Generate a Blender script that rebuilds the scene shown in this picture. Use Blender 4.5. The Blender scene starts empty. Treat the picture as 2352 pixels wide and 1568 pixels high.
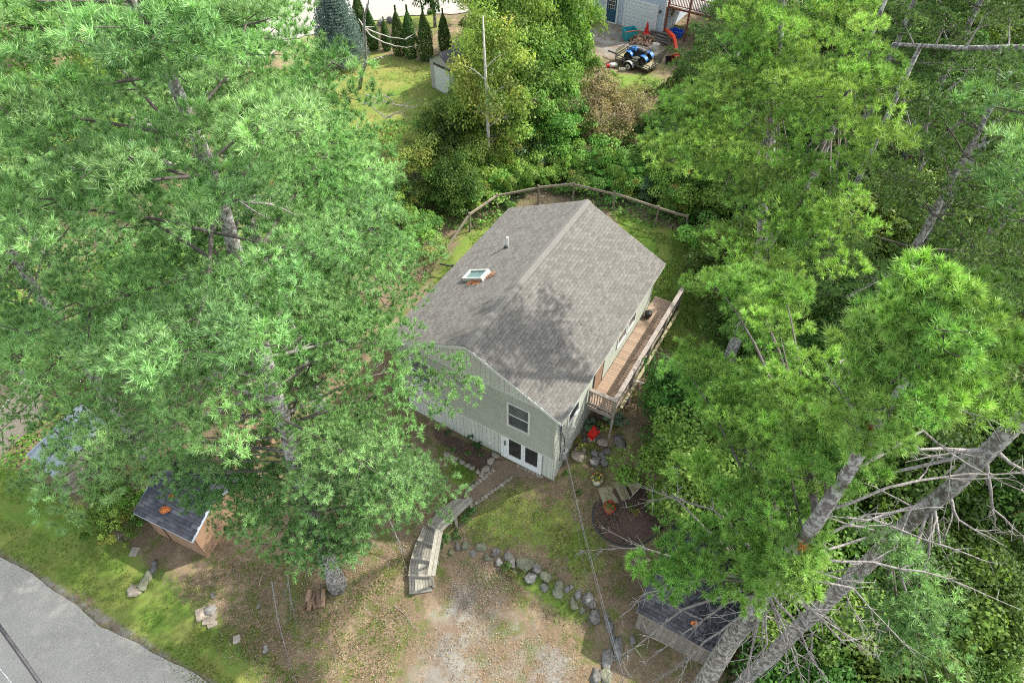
import bpy, math, random
import numpy as np
from mathutils import Vector, Matrix

S = bpy.context.scene
COL = S.collection
R = math.radians
rng = np.random.default_rng(7)
random.seed(7)

# ------------------------------------------------------------------ camera, sky, sun, exposure
CAMH, PITCH, FPX = 24.716, 0.83627, 1578.09           # metres, radians, focal length in units of a 2352 px wide frame
cam = bpy.data.objects.new('camera', bpy.data.cameras.new('camera')); COL.objects.link(cam)
cam.location = (0, 0, CAMH); cam.rotation_euler = (math.pi/2 - PITCH, 0, 0)
cam.data.sensor_width = 36; cam.data.lens = 36*FPX/2352; cam.data.clip_end = 600
S.camera = cam
SUN = Vector((0.65, 0.27, 0.71)).normalized()
w = bpy.data.worlds.new('World'); S.world = w; w.use_nodes = True
nt = w.node_tree
sky = nt.nodes.new('ShaderNodeTexSky'); sky.sky_type = 'NISHITA'; sky.sun_disc = False
sky.sun_elevation = math.asin(SUN.z); sky.sun_rotation = math.atan2(SUN.x, SUN.y)
sky.dust_density = 2.0; sky.altitude = 100
hsv = nt.nodes.new('ShaderNodeHueSaturation'); hsv.inputs['Saturation'].default_value = .42; hsv.inputs['Value'].default_value = 1.12   # thin bright cloud
nt.links.new(sky.outputs[0], hsv.inputs['Color']); nt.links.new(hsv.outputs[0], nt.nodes['Background'].inputs[0]); nt.nodes['Background'].inputs[1].default_value = 0.15
sl = bpy.data.lights.new('sun', 'SUN'); sl.energy = 2.5; sl.angle = R(0.9); sl.color = (1, .955, .88)
so = bpy.data.objects.new('sun', sl); COL.objects.link(so); so.rotation_euler = SUN.to_track_quat('Z', 'Y').to_euler(); so.location = SUN*60
S.view_settings.view_transform = 'Standard'; S.view_settings.look = 'None'; S.view_settings.exposure = 1.58; S.view_settings.gamma = 1
S.render.engine = 'CYCLES'; S.cycles.max_bounces = 6; S.cycles.transparent_max_bounces = 4
S.cycles.diffuse_bounces = 4; S.cycles.use_adaptive_sampling = True; S.cycles.use_denoising = False; S.cycles.filter_width = 1.1; S.cycles.sample_clamp_indirect = 4

# ------------------------------------------------------------------ geometry of the place
CX, CY, YAW = 1.557, 14.424, 0.527                    # the house's front corner and its turn
HW, HL, ZE, ZR, OV = 7.22, 9.488, 4.773, 6.673, 0.313
CYW, SYW = math.cos(YAW), math.sin(YAW)
def hw(X, Y, z=0.0): return Vector((CX + X*CYW + Y*SYW, CY - X*SYW + Y*CYW, z))
def ray(px, py):
    a = (px-1176)/FPX; b = (784-py)/FPX
    return Vector((a, math.cos(PITCH)+b*math.sin(PITCH), -math.sin(PITCH)+b*math.cos(PITCH)))
def at(px, py, z):
    r = ray(px, py); t = (z-CAMH)/r.z
    return Vector((r.x*t, r.y*t, z))
def far(px, py, dist):
    r = ray(px, py).normalized(); return Vector((0, 0, CAMH)) + r*dist
CP = [(*hw(-1.5, -.6)[:2], 0), (*hw(-6, -.6)[:2], .05), (*hw(-3.5, -.6)[:2], 0), (*hw(.6, 0)[:2], 0), (*hw(.9, 1.8)[:2], .3), (*hw(1.5, 4)[:2], .85), (*hw(1.5, 7)[:2], 1.35),
      (*hw(1.5, 10)[:2], 1.6), (*hw(-8, 1.5)[:2], .4), (*hw(-8.5, 5)[:2], 1.2), (*hw(-8.5, 9)[:2], 1.65), (*hw(-4, 12)[:2], 1.7), (*hw(0, 15)[:2], 1.7), (*hw(-6, 14)[:2], 1.7),
      (*hw(-3, 4)[:2], .6), (5.5, 13.5, .25), (7, 15, .7), (9, 14, .6)]
for px, py, z in ((1250, 1150, -.1), (1200, 1200, -.25), (1300, 1230, -.35), (1400, 1290, -.4), (1110, 1190, -.2), (1440, 1340, -.5), (1100, 1290, -1.0), (1060, 1400, -1.1), (1200, 1360, -1.0),
                  (1100, 1500, -1.15), (1270, 1450, -1.1), (1200, 1568, -1.2), (1000, 1568, -1.2), (860, 1250, -.9), (950, 1330, -1.0), (990, 1180, -.35), (930, 1180, -.6), (900, 1080, -.3), (880, 980, -.1), (700, 1350, -1.15), (800, 1450, -1.2), (1350, 1500, -1.0), (600, 1500, -1.25)):
    CP.append((*at(px, py, z)[:2], z))
CP += [(6, 9.5, -.7), (12, 8, -.8), (15, 3, -1), (5, 5, -1.1), (0, 2, -1.25), (-6, 3, -1.3), (-13, 12, -1.05), (-14, 9, -1.35), (-20.5, 12.1, -1.4), (-10.9, 7.3, -1.35), (-20, 6, -1.5), (-30, 10, -1.5), (-26, 17, -1.0),
       (-18, 15, -.8), (-10, 14, -.5), (-9, 18, .4), (-12, 24, 1.1), (-6, 22, 1.2), (0, 36, 1.6), (-8, 44, .9), (-14, 55, .5), (10, 52, .3), (8, 44, .7), (15, 30, 1.3), (25, 30, 1.0), (30, 15, 0), (-30, 30, .8), (-40, 55, .5), (40, 60, .4), (0, 72, .3), (17, 8, -.9), (20, 4, -1)]
CPA = np.array(CP)
def hgt(x, y):
    x = np.atleast_1d(np.asarray(x, float)); y = np.atleast_1d(np.asarray(y, float))
    d2 = (x[:, None]-CPA[None, :, 0])**2 + (y[:, None]-CPA[None, :, 1])**2 + .25
    wt = d2**-1.9
    return (wt*CPA[None, :, 2]).sum(1)/wt.sum(1)
def hz(x, y): return float(hgt(x, y)[0])
def G(px, py, up=0.0):                                 # the ground under a point of the view
    z = 0.0
    for _ in range(12):
        p = at(px, py, z); z = .5*z + .5*(hz(p.x, p.y)+up)
    p = at(px, py, z); return p

# ------------------------------------------------------------------ materials
def new_mat(name):
    m = bpy.data.materials.new(name); m.use_nodes = True
    return m, m.node_tree, m.node_tree.nodes['Principled BSDF']
def node(nt, t, **kw):
    n = nt.nodes.new(t)
    for k, v in kw.items(): setattr(n, k, v)
    return n
def math_(nt, op, a, b=None):
    n = node(nt, 'ShaderNodeMath', operation=op)
    for i, v in enumerate((a, b)):
        if v is None: continue
        if isinstance(v, (int, float)): n.inputs[i].default_value = v
        else: nt.links.new(v, n.inputs[i])
    return n.outputs[0]
def mixc(nt, fac, a, b, mode='MIX'):
    n = node(nt, 'ShaderNodeMix', data_type='RGBA', blend_type=mode)
    for i, v in ((0, fac), (6, a), (7, b)):
        if isinstance(v, (int, float)): n.inputs[i].default_value = v
        elif isinstance(v, tuple): n.inputs[i].default_value = (*v[:3], 1)
        else: nt.links.new(v, n.inputs[i])
    return n.outputs[2]
def noise(nt, scale, detail=5, rough=.6, vec=None, stretch=None):
    n = node(nt, 'ShaderNodeTexNoise'); n.inputs['Scale'].default_value = scale; n.inputs['Detail'].default_value = detail; n.inputs['Roughness'].default_value = rough
    if vec is None: vec = node(nt, 'ShaderNodeNewGeometry').outputs['Position']
    if stretch:
        mp = node(nt, 'ShaderNodeMapping'); mp.inputs['Rotation'].default_value[2] = stretch[0]; mp.inputs['Scale'].default_value = stretch[1]
        nt.links.new(vec, mp.inputs['Vector']); vec = mp.outputs[0]
    nt.links.new(vec, n.inputs['Vector']); return n.outputs['Fac']
def ramp(nt, f, lo, hi):
    n = node(nt, 'ShaderNodeMapRange'); n.inputs['From Min'].default_value = lo; n.inputs['From Max'].default_value = hi
    nt.links.new(f, n.inputs['Value']); return n.outputs[0]
def bump(nt, b, f, strength, dist=.02):
    n = node(nt, 'ShaderNodeBump'); n.inputs['Strength'].default_value = strength; n.inputs['Distance'].default_value = dist
    nt.links.new(f, n.inputs['Height']); nt.links.new(n.outputs[0], b.inputs['Normal'])
def mat(name, c1, c2=None, scale=6, rough=.8, bs=0.0, bscale=40, metal=0.0, vary=.12, spec=.3, stretch=None, coat=0):
    m, nt, b = new_mat(name)
    c2 = c2 or tuple(x*.72 for x in c1)
    f = ramp(nt, noise(nt, scale, 6, .65, stretch=stretch), .32, .68)
    c = mixc(nt, f, c1, c2)
    if vary:
        rnd = node(nt, 'ShaderNodeObjectInfo').outputs['Random']
        k = math_(nt, 'ADD', math_(nt, 'MULTIPLY', rnd, 2*vary), 1-vary)
        cc = node(nt, 'ShaderNodeCombineColor'); [nt.links.new(k, cc.inputs[i]) for i in range(3)]
        c = mixc(nt, 1.0, c, cc.outputs[0], 'MULTIPLY')
    nt.links.new(c, b.inputs['Base Color'])
    b.inputs['Roughness'].default_value = rough; b.inputs['Metallic'].default_value = metal; b.inputs['Specular IOR Level'].default_value = spec
    b.inputs['Coat Weight'].default_value = coat
    if bs: bump(nt, b, noise(nt, bscale, 4, .6, stretch=stretch), bs)
    return m
def attr_mat(name, rough=.85, nscale=0, namt=.2, bs=0, bscale=60, transl=0.0, gain=(1, 1, 1), spec=.2, vary=0.0):
    m, nt, b = new_mat(name)
    c = node(nt, 'ShaderNodeAttribute', attribute_name='Col').outputs['Color']
    if nscale:
        f = ramp(nt, noise(nt, nscale, 5, .65), .3, .7)
        c = mixc(nt, math_(nt, 'MULTIPLY', f, namt), c, (.02, .02, .018))
    if vary:
        oi = node(nt, 'ShaderNodeObjectInfo').outputs['Random']
        hs = node(nt, 'ShaderNodeHueSaturation')
        nt.links.new(math_(nt, 'ADD', math_(nt, 'MULTIPLY', oi, vary*.17), .5-vary*.12), hs.inputs['Hue'])
        nt.links.new(math_(nt, 'ADD', math_(nt, 'MULTIPLY', oi, vary), 1-vary/2), hs.inputs['Value'])
        nt.links.new(c, hs.inputs['Color']); c = hs.outputs[0]
    if gain != (1, 1, 1): c = mixc(nt, 1.0, c, gain, 'MULTIPLY')
    nt.links.new(c, b.inputs['Base Color'])
    b.inputs['Roughness'].default_value = rough; b.inputs['Specular IOR Level'].default_value = spec
    if bs: bump(nt, b, noise(nt, bscale, 4, .6), bs)
    if transl:
        out = nt.nodes['Material Output']; tr = node(nt, 'ShaderNodeBsdfTranslucent'); mx = node(nt, 'ShaderNodeMixShader')
        tc = mixc(nt, 1.0, c, (1.25, 1.3, .6), 'MULTIPLY')
        nt.links.new(tc, tr.inputs['Color']); mx.inputs[0].default_value = transl
        nt.links.new(b.outputs[0], mx.inputs[1]); nt.links.new(tr.outputs[0], mx.inputs[2]); nt.links.new(mx.outputs[0], out.inputs['Surface'])
    return m
def glass_mat(name, c, rough=.06):
    m, nt, b = new_mat(name)
    f = ramp(nt, noise(nt, 3, 3, .5), .35, .7)
    nt.links.new(mixc(nt, f, c, tuple(x*.6 for x in c)), b.inputs['Base Color'])
    b.inputs['Roughness'].default_value = rough; b.inputs['Specular IOR Level'].default_value = .6
    return m
M = {}
M['shingle'] = attr_mat('roof_shingle', .92, 9, .14, .6, 220)
M['shingle_dark'] = attr_mat('shed_shingle', .9, 3, .2, .5, 260)
M['siding'] = mat('sage_siding', (.335, .352, .285), (.29, .308, .25), 2.5, .55, vary=.04)
M['panel'] = mat('painted_panel', (.50, .51, .44), (.43, .45, .38), 1.6, .6, .15, 18, vary=.04, stretch=(0, (3, 3, .5)))
M['white'] = mat('white_paint', (.72, .73, .70), (.64, .65, .62), 5, .45, vary=.03)
M['trim'] = mat('weathered_trim', (.62, .63, .57), (.52, .53, .47), 4, .6, vary=.04)
M['glass'] = glass_mat('window_glass', (.075, .085, .09)); M['glass_dark'] = glass_mat('door_glass', (.03, .034, .034))
M['skyglass'] = glass_mat('skylight_glass', (.10, .19, .165), .3)
M['black'] = mat('black_metal', (.02, .02, .022), (.03, .03, .03), 20, .4, vary=.05, spec=.5)
M['deckwood'] = mat('deck_board_wood', (.33, .235, .16), (.25, .18, .125), 3, .75, .35, 30, vary=.16, stretch=(YAW, (1.2, 14, 4)))
M['greywood'] = mat('weathered_grey_wood', (.31, .28, .24), (.19, .165, .14), 4, .85, .5, 26, vary=.14, stretch=(.4, (2, 9, 9)))
M['railwood'] = mat('weathered_rail_wood', (.34, .30, .25), (.20, .17, .14), 5, .85, .5, 30, vary=.12)
M['palewood'] = mat('pale_treated_timber', (.36, .33, .20), (.25, .22, .13), 5, .85, .5, 30, vary=.14)
M['stairwood'] = mat('grey_stair_board', (.36, .34, .275), (.23, .21, .16), 6, .85, .5, 30, vary=.16)
M['fencewood'] = mat('fence_wood', (.27, .23, .175), (.17, .14, .105), 5, .88, .5, 30, vary=.14)
M['brownwood'] = mat('tan_plywood', (.33, .205, .125), (.24, .15, .095), 3, .8, .2, 20, vary=.06)
M['shedboard'] = mat('grey_board', (.30, .27, .22), (.16, .14, .115), 4, .9, .6, 24, vary=.2, stretch=(.3, (7, 7, 1)))
M['redwood'] = mat('red_brown_stain', (.22, .075, .045), (.15, .05, .032), 5, .7, .2, 30, vary=.1)
M['rock'] = mat('granite', (.24, .23, .205), (.095, .092, .08), 9, .95, 1.0, 16, vary=.25)
M['rock_tan'] = mat('tan_fieldstone', (.40, .34, .26), (.22, .18, .13), 7, .92, .8, 22, vary=.15)
M['rock_mossy'] = mat('mossy_fieldstone', (.22, .22, .15), (.12, .13, .08), 6, .95, .8, 22, vary=.2)
M['paver'] = mat('concrete_edging', (.36, .32, .26), (.24, .21, .16), 9, .92, .6, 40, vary=.18)
M['bark'] = None
M['deadwood'] = mat('bare_grey_wood', (.33, .31, .285), (.12, .105, .09), 18, .9, .6, 50, vary=.15)
M['needle'] = attr_mat('pine_needles', .5, transl=.20, spec=.25)
M['leaf'] = attr_mat('broad_leaves', .55, transl=.34, spec=.25, vary=.3)
M['grass'] = attr_mat('grass_blades', .7, transl=.3)
M['litter'] = attr_mat('chips_and_twigs', .9)
M['metalroof'] = mat('galvanised_roofing', (.42, .46, .48), (.30, .34, .36), 3, .38, metal=.75, vary=.03)
M['rust'] = mat('orange_pine_straw', (.50, .17, .05), (.34, .11, .035), 30, .95, vary=.1)
M['redplastic'] = mat('red_plastic', (.62, .03, .02), (.5, .025, .02), 5, .4, vary=.05)
M['excred'] = mat('red_orange_paint', (.72, .06, .015), (.5, .05, .02), 6, .45, vary=.05)
M['wire'] = mat('cable_sheath', (.045, .045, .05), (.07, .07, .07), 30, .6, vary=.1)
M['wirepale'] = mat('bare_cable', (.30, .31, .33), (.2, .21, .22), 30, .5, metal=.4, vary=.05)
M['bluesiding'] = mat('blue_grey_siding', (.46, .52, .58), (.42, .48, .54), 2, .55, vary=.03)
M['bluedoor'] = mat('dark_teal_door', (.035, .10, .15), (.03, .085, .13), 4, .45, vary=.02)
M['doorpanel'] = mat('garage_door_white', (.68, .73, .72), (.62, .67, .66), 2, .5, vary=.04)
M['blue'] = mat('blue_fender', (.04, .17, .45), (.03, .13, .36), 6, .3, vary=.05, spec=.5)
M['teal'] = mat('teal_plastic', (.03, .30, .33), (.03, .25, .28), 6, .5, vary=.05)
M['orange'] = mat('orange_plastic', (.8, .16, .05), (.65, .12, .04), 6, .5, vary=.05)
M['brightblue'] = mat('bright_blue_plastic', (.03, .12, .55), (.03, .1, .42), 6, .45, vary=.05)
M['tyre'] = mat('black_rubber', (.018, .018, .018), (.03, .03, .028), 12, .85, vary=.05)
M['log'] = mat('split_firewood', (.30, .20, .125), (.15, .10, .065), 12, .9, .4, 40, vary=.35)
M['polewood'] = mat('grey_pole_wood', (.22, .19, .16), (.13, .115, .1), 8, .9, .4, 40, vary=.3)
M['terracotta'] = mat('red_clay_pot', (.42, .10, .055), (.32, .075, .045), 8, .8, vary=.05)
M['offwhite'] = mat('chalky_white_plastic', (.66, .64, .58), (.55, .53, .48), 8, .6, vary=.05)
M['birchbark'] = mat('pale_birch_bark', (.56, .53, .46), (.30, .27, .23), 9, .85, .4, 40, vary=.06)
M['graywall'] = mat('grey_painted_wall', (.40, .39, .35), (.33, .32, .29), 3, .7, vary=.04)
def bark_mat():
    m, nt, b = new_mat('pine_bark')
    f = ramp(nt, noise(nt, 9, 8, .7, stretch=(0, (1, 1, .35))), .35, .65)
    c = mixc(nt, f, (.075, .062, .055), (.20, .175, .155))
    lich = ramp(nt, noise(nt, 9, 8, .75), .47, .56)
    c = mixc(nt, math_(nt, 'MULTIPLY', lich, .85), c, (.46, .47, .42))
    nt.links.new(c, b.inputs['Base Color']); b.inputs['Roughness'].default_value = .95
    bump(nt, b, noise(nt, 14, 8, .75, stretch=(0, (1, 1, .3))), 1.0, .05)
    return m
M['bark'] = bark_mat()
M['limb'] = mat('limb_bark', (.12, .105, .09), (.06, .05, .043), 8, .95, .6, 40, vary=.1)

# ------------------------------------------------------------------ mesh helpers
XF = {}                                                # world matrix of every Empty and part
def finish(me, name, m, parent=None, loc=None):
    o = bpy.data.objects.new(name, me); COL.objects.link(o)
    if m is not None and not me.materials: me.materials.append(m)
    if parent is not None: o.parent = parent
    XF[o.name] = XF.get(parent.name, Matrix()) if parent is not None else Matrix()
    if loc is not None:
        o.location = loc; XF[o.name] = XF[o.name] @ Matrix.Translation(loc)
    return o
class MB:
    def __init__(s): s.v = []; s.f = []; s.c = []
    def add(s, vs, fs, col=None):
        n = len(s.v); s.v += [tuple(v) for v in vs]; s.f += [tuple(i+n for i in f) for f in fs]
        if col is not None: s.c += [col]*len(fs)
        return s
    def box(s, a, b, mtx=None, col=None):
        x0, y0, z0 = a; x1, y1, z1 = b
        vs = [Vector(p) for p in ((x0, y0, z0), (x1, y0, z0), (x1, y1, z0), (x0, y1, z0), (x0, y0, z1), (x1, y0, z1), (x1, y1, z1), (x0, y1, z1))]
        if mtx is not None: vs = [mtx @ v for v in vs]
        return s.add(vs, ((3, 2, 1, 0), (4, 5, 6, 7), (0, 1, 5, 4), (1, 2, 6, 5), (2, 3, 7, 6), (3, 0, 4, 7)), col)
    def beam(s, p, q, w, h, up=(0, 0, 1)):
        p, q = Vector(p), Vector(q); d = (q-p); L = d.length; d.normalize(); up = Vector(up)
        if abs(d.dot(up)) > .98: up = Vector((0, 1, 0))
        sd = up.cross(d).normalized(); u = d.cross(sd)
        mtx = Matrix.Translation(p) @ Matrix((d, sd, u)).transposed().to_4x4()
        return s.box((0, -w/2, -h/2), (L, w/2, h/2), mtx)
    def tube(s, pts, rad, n=7, cap=True):
        pts = [Vector(p) for p in pts]; k = len(pts)
        if not hasattr(rad, '__len__'): rad = [rad]*k
        base = len(s.v); prev = None
        for i, p in enumerate(pts):
            d = (pts[min(i+1, k-1)] - pts[max(i-1, 0)]).normalized()
            if prev is None: a = d.orthogonal().normalized()
            else: a = (prev - d*prev.dot(d)).normalized()
            prev = a; b = d.cross(a)
            for j in range(n):
                t = 2*math.pi*j/n; s.v.append(tuple(p + (a*math.cos(t)+b*math.sin(t))*rad[i]))
        for i in range(k-1):
            for j in range(n):
                s.f.append((base+i*n+j, base+i*n+(j+1) % n, base+(i+1)*n+(j+1) % n, base+(i+1)*n+j))
        if cap:
            s.f.append(tuple(base+j for j in reversed(range(n)))); s.f.append(tuple(base+(k-1)*n+j for j in range(n)))
        return s
    def prism(s, poly, z0, z1, mtx=None):
        n = len(poly); vs = [Vector((p[0], p[1], z0)) for p in poly]+[Vector((p[0], p[1], z1)) for p in poly]
        if mtx is not None: vs = [mtx @ v for v in vs]
        return s.add(vs, [tuple(reversed(range(n))), tuple(range(n, 2*n))]+[(i, (i+1) % n, n+(i+1) % n, n+i) for i in range(n)])
    def build(s, name, m, parent=None, local=True, smooth=False, loc=None):
        v = s.v
        if not local and parent is not None:
            inv = XF[parent.name].inverted(); v = [tuple(inv @ Vector(p)) for p in v]
        me = bpy.data.meshes.new(name); me.from_pydata(v, [], s.f)
        if s.c:
            a = me.attributes.new('Col', 'FLOAT_COLOR', 'FACE'); a.data.foreach_set('color', np.array([(*c[:3], 1) for c in s.c], np.float32).ravel())
        if smooth: me.polygons.foreach_set('use_smooth', [True]*len(me.polygons))
        return finish(me, name, m, parent, loc)
def empty(name, loc, rz=0.0, label=None, cat=None, group=None):
    o = bpy.data.objects.new(name, None); COL.objects.link(o); o.location = loc; o.rotation_euler = (0, 0, rz); o.empty_display_size = .2
    XF[o.name] = Matrix.Translation(Vector(loc)) @ Matrix.Rotation(rz, 4, 'Z')
    tag(o, label, cat, group); return o
def tag(o, label=None, cat=None, group=None, kind=None):
    for k, v in (('label', label), ('category', cat), ('group', group), ('kind', kind)):
        if v: o[k] = v
    return o
def np_mesh(name, V, F, colors=None):
    V = np.ascontiguousarray(V, np.float32); F = np.ascontiguousarray(F, np.int32); k = F.shape[1]
    me = bpy.data.meshes.new(name); me.vertices.add(len(V)); me.vertices.foreach_set('co', V.ravel())
    me.loops.add(F.size); me.loops.foreach_set('vertex_index', F.ravel())
    me.polygons.add(len(F)); me.polygons.foreach_set('loop_start', np.arange(0, F.size, k, dtype=np.int32))
    if colors is not None:
        a = me.attributes.new('Col', 'FLOAT_COLOR', 'FACE')
        a.data.foreach_set('color', np.concatenate([colors, np.ones((len(colors), 1))], 1).astype(np.float32).ravel())
    me.update(calc_edges=True); return me
def unit(a): return a/np.maximum(np.linalg.norm(a, axis=1, keepdims=True), 1e-9)
def copy_tree(o, parent=None):
    c = o.copy(); COL.objects.link(c)
    if parent is not None: c.parent = parent
    for ch in list(o.children): copy_tree(ch, c)
    return c

# ------------------------------------------------------------------ ground
def axis(segs):
    out = []
    for a, b, st in segs: out += list(np.arange(a, b, st))
    return np.array(out+[segs[-1][1]])
gx = axis(((-160, -60, 8), (-60, -24, 1.2), (-24, 22, .25), (22, 60, 1.2), (60, 160, 8)))
gy = axis(((-40, -4, 4), (-4, 2, .6), (2, 36, .25), (36, 66, .5), (66, 220, 7)))
GX, GY = np.meshgrid(gx, gy); fx, fy = GX.ravel(), GY.ravel()
gzv = np.concatenate([hgt(fx[i:i+20000], fy[i:i+20000]) for i in range(0, len(fx), 20000)])
gzv = gzv + .025*np.sin(fx*2.1+1.3*np.sin(fy*1.7))*np.sin(fy*2.6+fx*.7) + .012*np.sin(fx*7.3+fy*3.1)*np.sin(fy*6.1-fx*2.2)
def poly_mask(poly, soft):
    """1 inside a polygon of ground points, falling to 0 over soft metres"""
    P = np.array([(p.x, p.y) for p in poly]); n = len(P); ins = np.zeros(len(fx), bool); dist = np.full(len(fx), 1e9)
    lo, hi = P.min(0)-soft, P.max(0)+soft; sel = np.where((fx > lo[0]) & (fx < hi[0]) & (fy > lo[1]) & (fy < hi[1]))[0]
    X, Y = fx[sel], fy[sel]; I = np.zeros(len(sel), bool); D = np.full(len(sel), 1e9)
    for i in range(n):
        a, b = P[i], P[(i+1) % n]
        c = ((a[1] > Y) != (b[1] > Y)) & (X < (b[0]-a[0])*(Y-a[1])/(b[1]-a[1]+1e-12)+a[0]); I ^= c
        e = b-a; t = np.clip(((X-a[0])*e[0]+(Y-a[1])*e[1])/(e@e+1e-9), 0, 1)
        D = np.minimum(D, np.hypot(X-a[0]-t*e[0], Y-a[1]-t*e[1]))
    m = np.zeros(len(fx)); sd = np.where(I, D, -D); m[sel] = np.clip(.5+sd/soft/2, 0, 1); return m
def GP(*pts): return [G(*p) for p in pts]
grass_m = np.zeros(len(fx)); gravel_m = np.zeros(len(fx)); dry_m = np.zeros(len(fx))
LAWN = {
 'verge': (GP((-60, 1040), (60, 1080), (200, 1170), (330, 1290), (420, 1350), (520, 1440), (640, 1568), (470, 1600), (250, 1420), (0, 1280), (-80, 1240)), .95, .7),
 'front': (GP((1040, 1230), (1075, 1170), (1180, 1120), (1300, 1160), (1400, 1240), (1390, 1300), (1330, 1340), (1240, 1275), (1130, 1240)), .92, 1.2),
 'back': (GP((1395, 476), (1480, 512), (1600, 545), (1690, 620), (1660, 800), (1560, 830), (1480, 760), (1480, 600)), 1.1, .5),
 'backleft': (GP((1060, 530), (1170, 480), (1130, 600), (990, 700), (980, 640)), .7, .7),
 'yard': (GP((690, 120), (830, 110), (1000, 145), (1060, 220), (1040, 330), (880, 360), (780, 330), (640, 230)), .8, 1.0),
 'far': (GP((640, -30), (1000, 25), (1020, 70), (870, 60), (700, 20)), 1.0, 1.5),
 'foot': (GP((380, 1480), (560, 1440), (820, 1590), (450, 1620)), .62, 1.0),
 'wallgrass': (GP((1160, 1300), (1250, 1310), (1340, 1390), (1380, 1440), (1290, 1420), (1200, 1360)), .85, .5),
 'bedgrass': (GP((1030, 1060), (1060, 1050), (1100, 1090), (1070, 1120), (1035, 1110)), 1.0, .3),
 'sideyard': (GP((1300, 1100), (1380, 1020), (1450, 1000), (1440, 1090), (1350, 1130)), .55, .7),
 'yardpatch': (GP((430, 1330), (620, 1260), (900, 1120), (1000, 1210), (960, 1340), (930, 1440), (860, 1600), (600, 1640), (450, 1450)), .18, 1.0),
 'nbr': (GP((1380, 170), (1500, 165), (1540, 200), (1400, 230)), .8, 1.0),
}
for k, (p, v, s) in LAWN.items(): grass_m = np.maximum(grass_m, poly_mask(p, s)*v)
for p, s, v in ((GP((1050, 1290), (1130, 1285), (1200, 1350), (1330, 1470), (1370, 1640), (820, 1640), (940, 1440), (990, 1360)), .9, .52), (GP((1040, 1330), (1110, 1340), (1080, 1480), (1060, 1640), (930, 1640), (1000, 1460)), .6, .95), (GP((1220, 1470), (1300, 1490), (1330, 1640), (1190, 1640)), .6, .95),
                (GP((1300, 95), (1400, 40), (1430, 62), (1500, 80), (1540, 130), (1400, 140)), 1.2, .85), (GP((1390, 240), (1480, 230), (1510, 270), (1420, 290)), .8, .8),
                (GP((1000, 1180), (1100, 1060), (1230, 1100), (1180, 1150), (1040, 1220)), .6, .35)): gravel_m = np.maximum(gravel_m, poly_mask(p, s)*v)
for p, s, v in ((GP((640, -30), (1000, 25), (1000, 330), (880, 360), (640, 240)), 1.5, .75), (GP((-60, 1180), (330, 1330), (640, 1600), (440, 1600), (0, 1280)), .5, .5),
                (GP((1100, 1130), (1320, 1120), (1440, 1050), (1460, 1240), (1300, 1300)), .9, .4), (GP((1390, 940), (1470, 900), (1500, 980), (1420, 1060)), .5, .8)): dry_m = np.maximum(dry_m, poly_mask(p, s)*v)
_ra, _rb = np.array((-20.47, 12.07)), np.array((-10.87, 7.32)); _d = (_rb-_ra)/np.linalg.norm(_rb-_ra); _n = np.array((-_d[1], _d[0]))
sdist = (fx-_ra[0])*_n[0]+(fy-_ra[1])*_n[1]; gravel_m = np.maximum(gravel_m, np.clip(1-np.abs(sdist)/.45, 0, 1)*.8)
nx, ny = len(gx), len(gy); ii = np.arange(nx*ny).reshape(ny, nx)
gF = np.stack([ii[:-1, :-1], ii[:-1, 1:], ii[1:, 1:], ii[1:, :-1]], -1).reshape(-1, 4)
gme = np_mesh('ground', np.stack([fx, fy, gzv], 1), gF)
for nme, arr in (('grass', grass_m), ('gravel', gravel_m), ('dry', dry_m)):
    a = gme.attributes.new(nme, 'FLOAT', 'POINT'); a.data.foreach_set('value', arr.astype(np.float32))
gme.polygons.foreach_set('use_smooth', [True]*len(gF))
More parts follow.
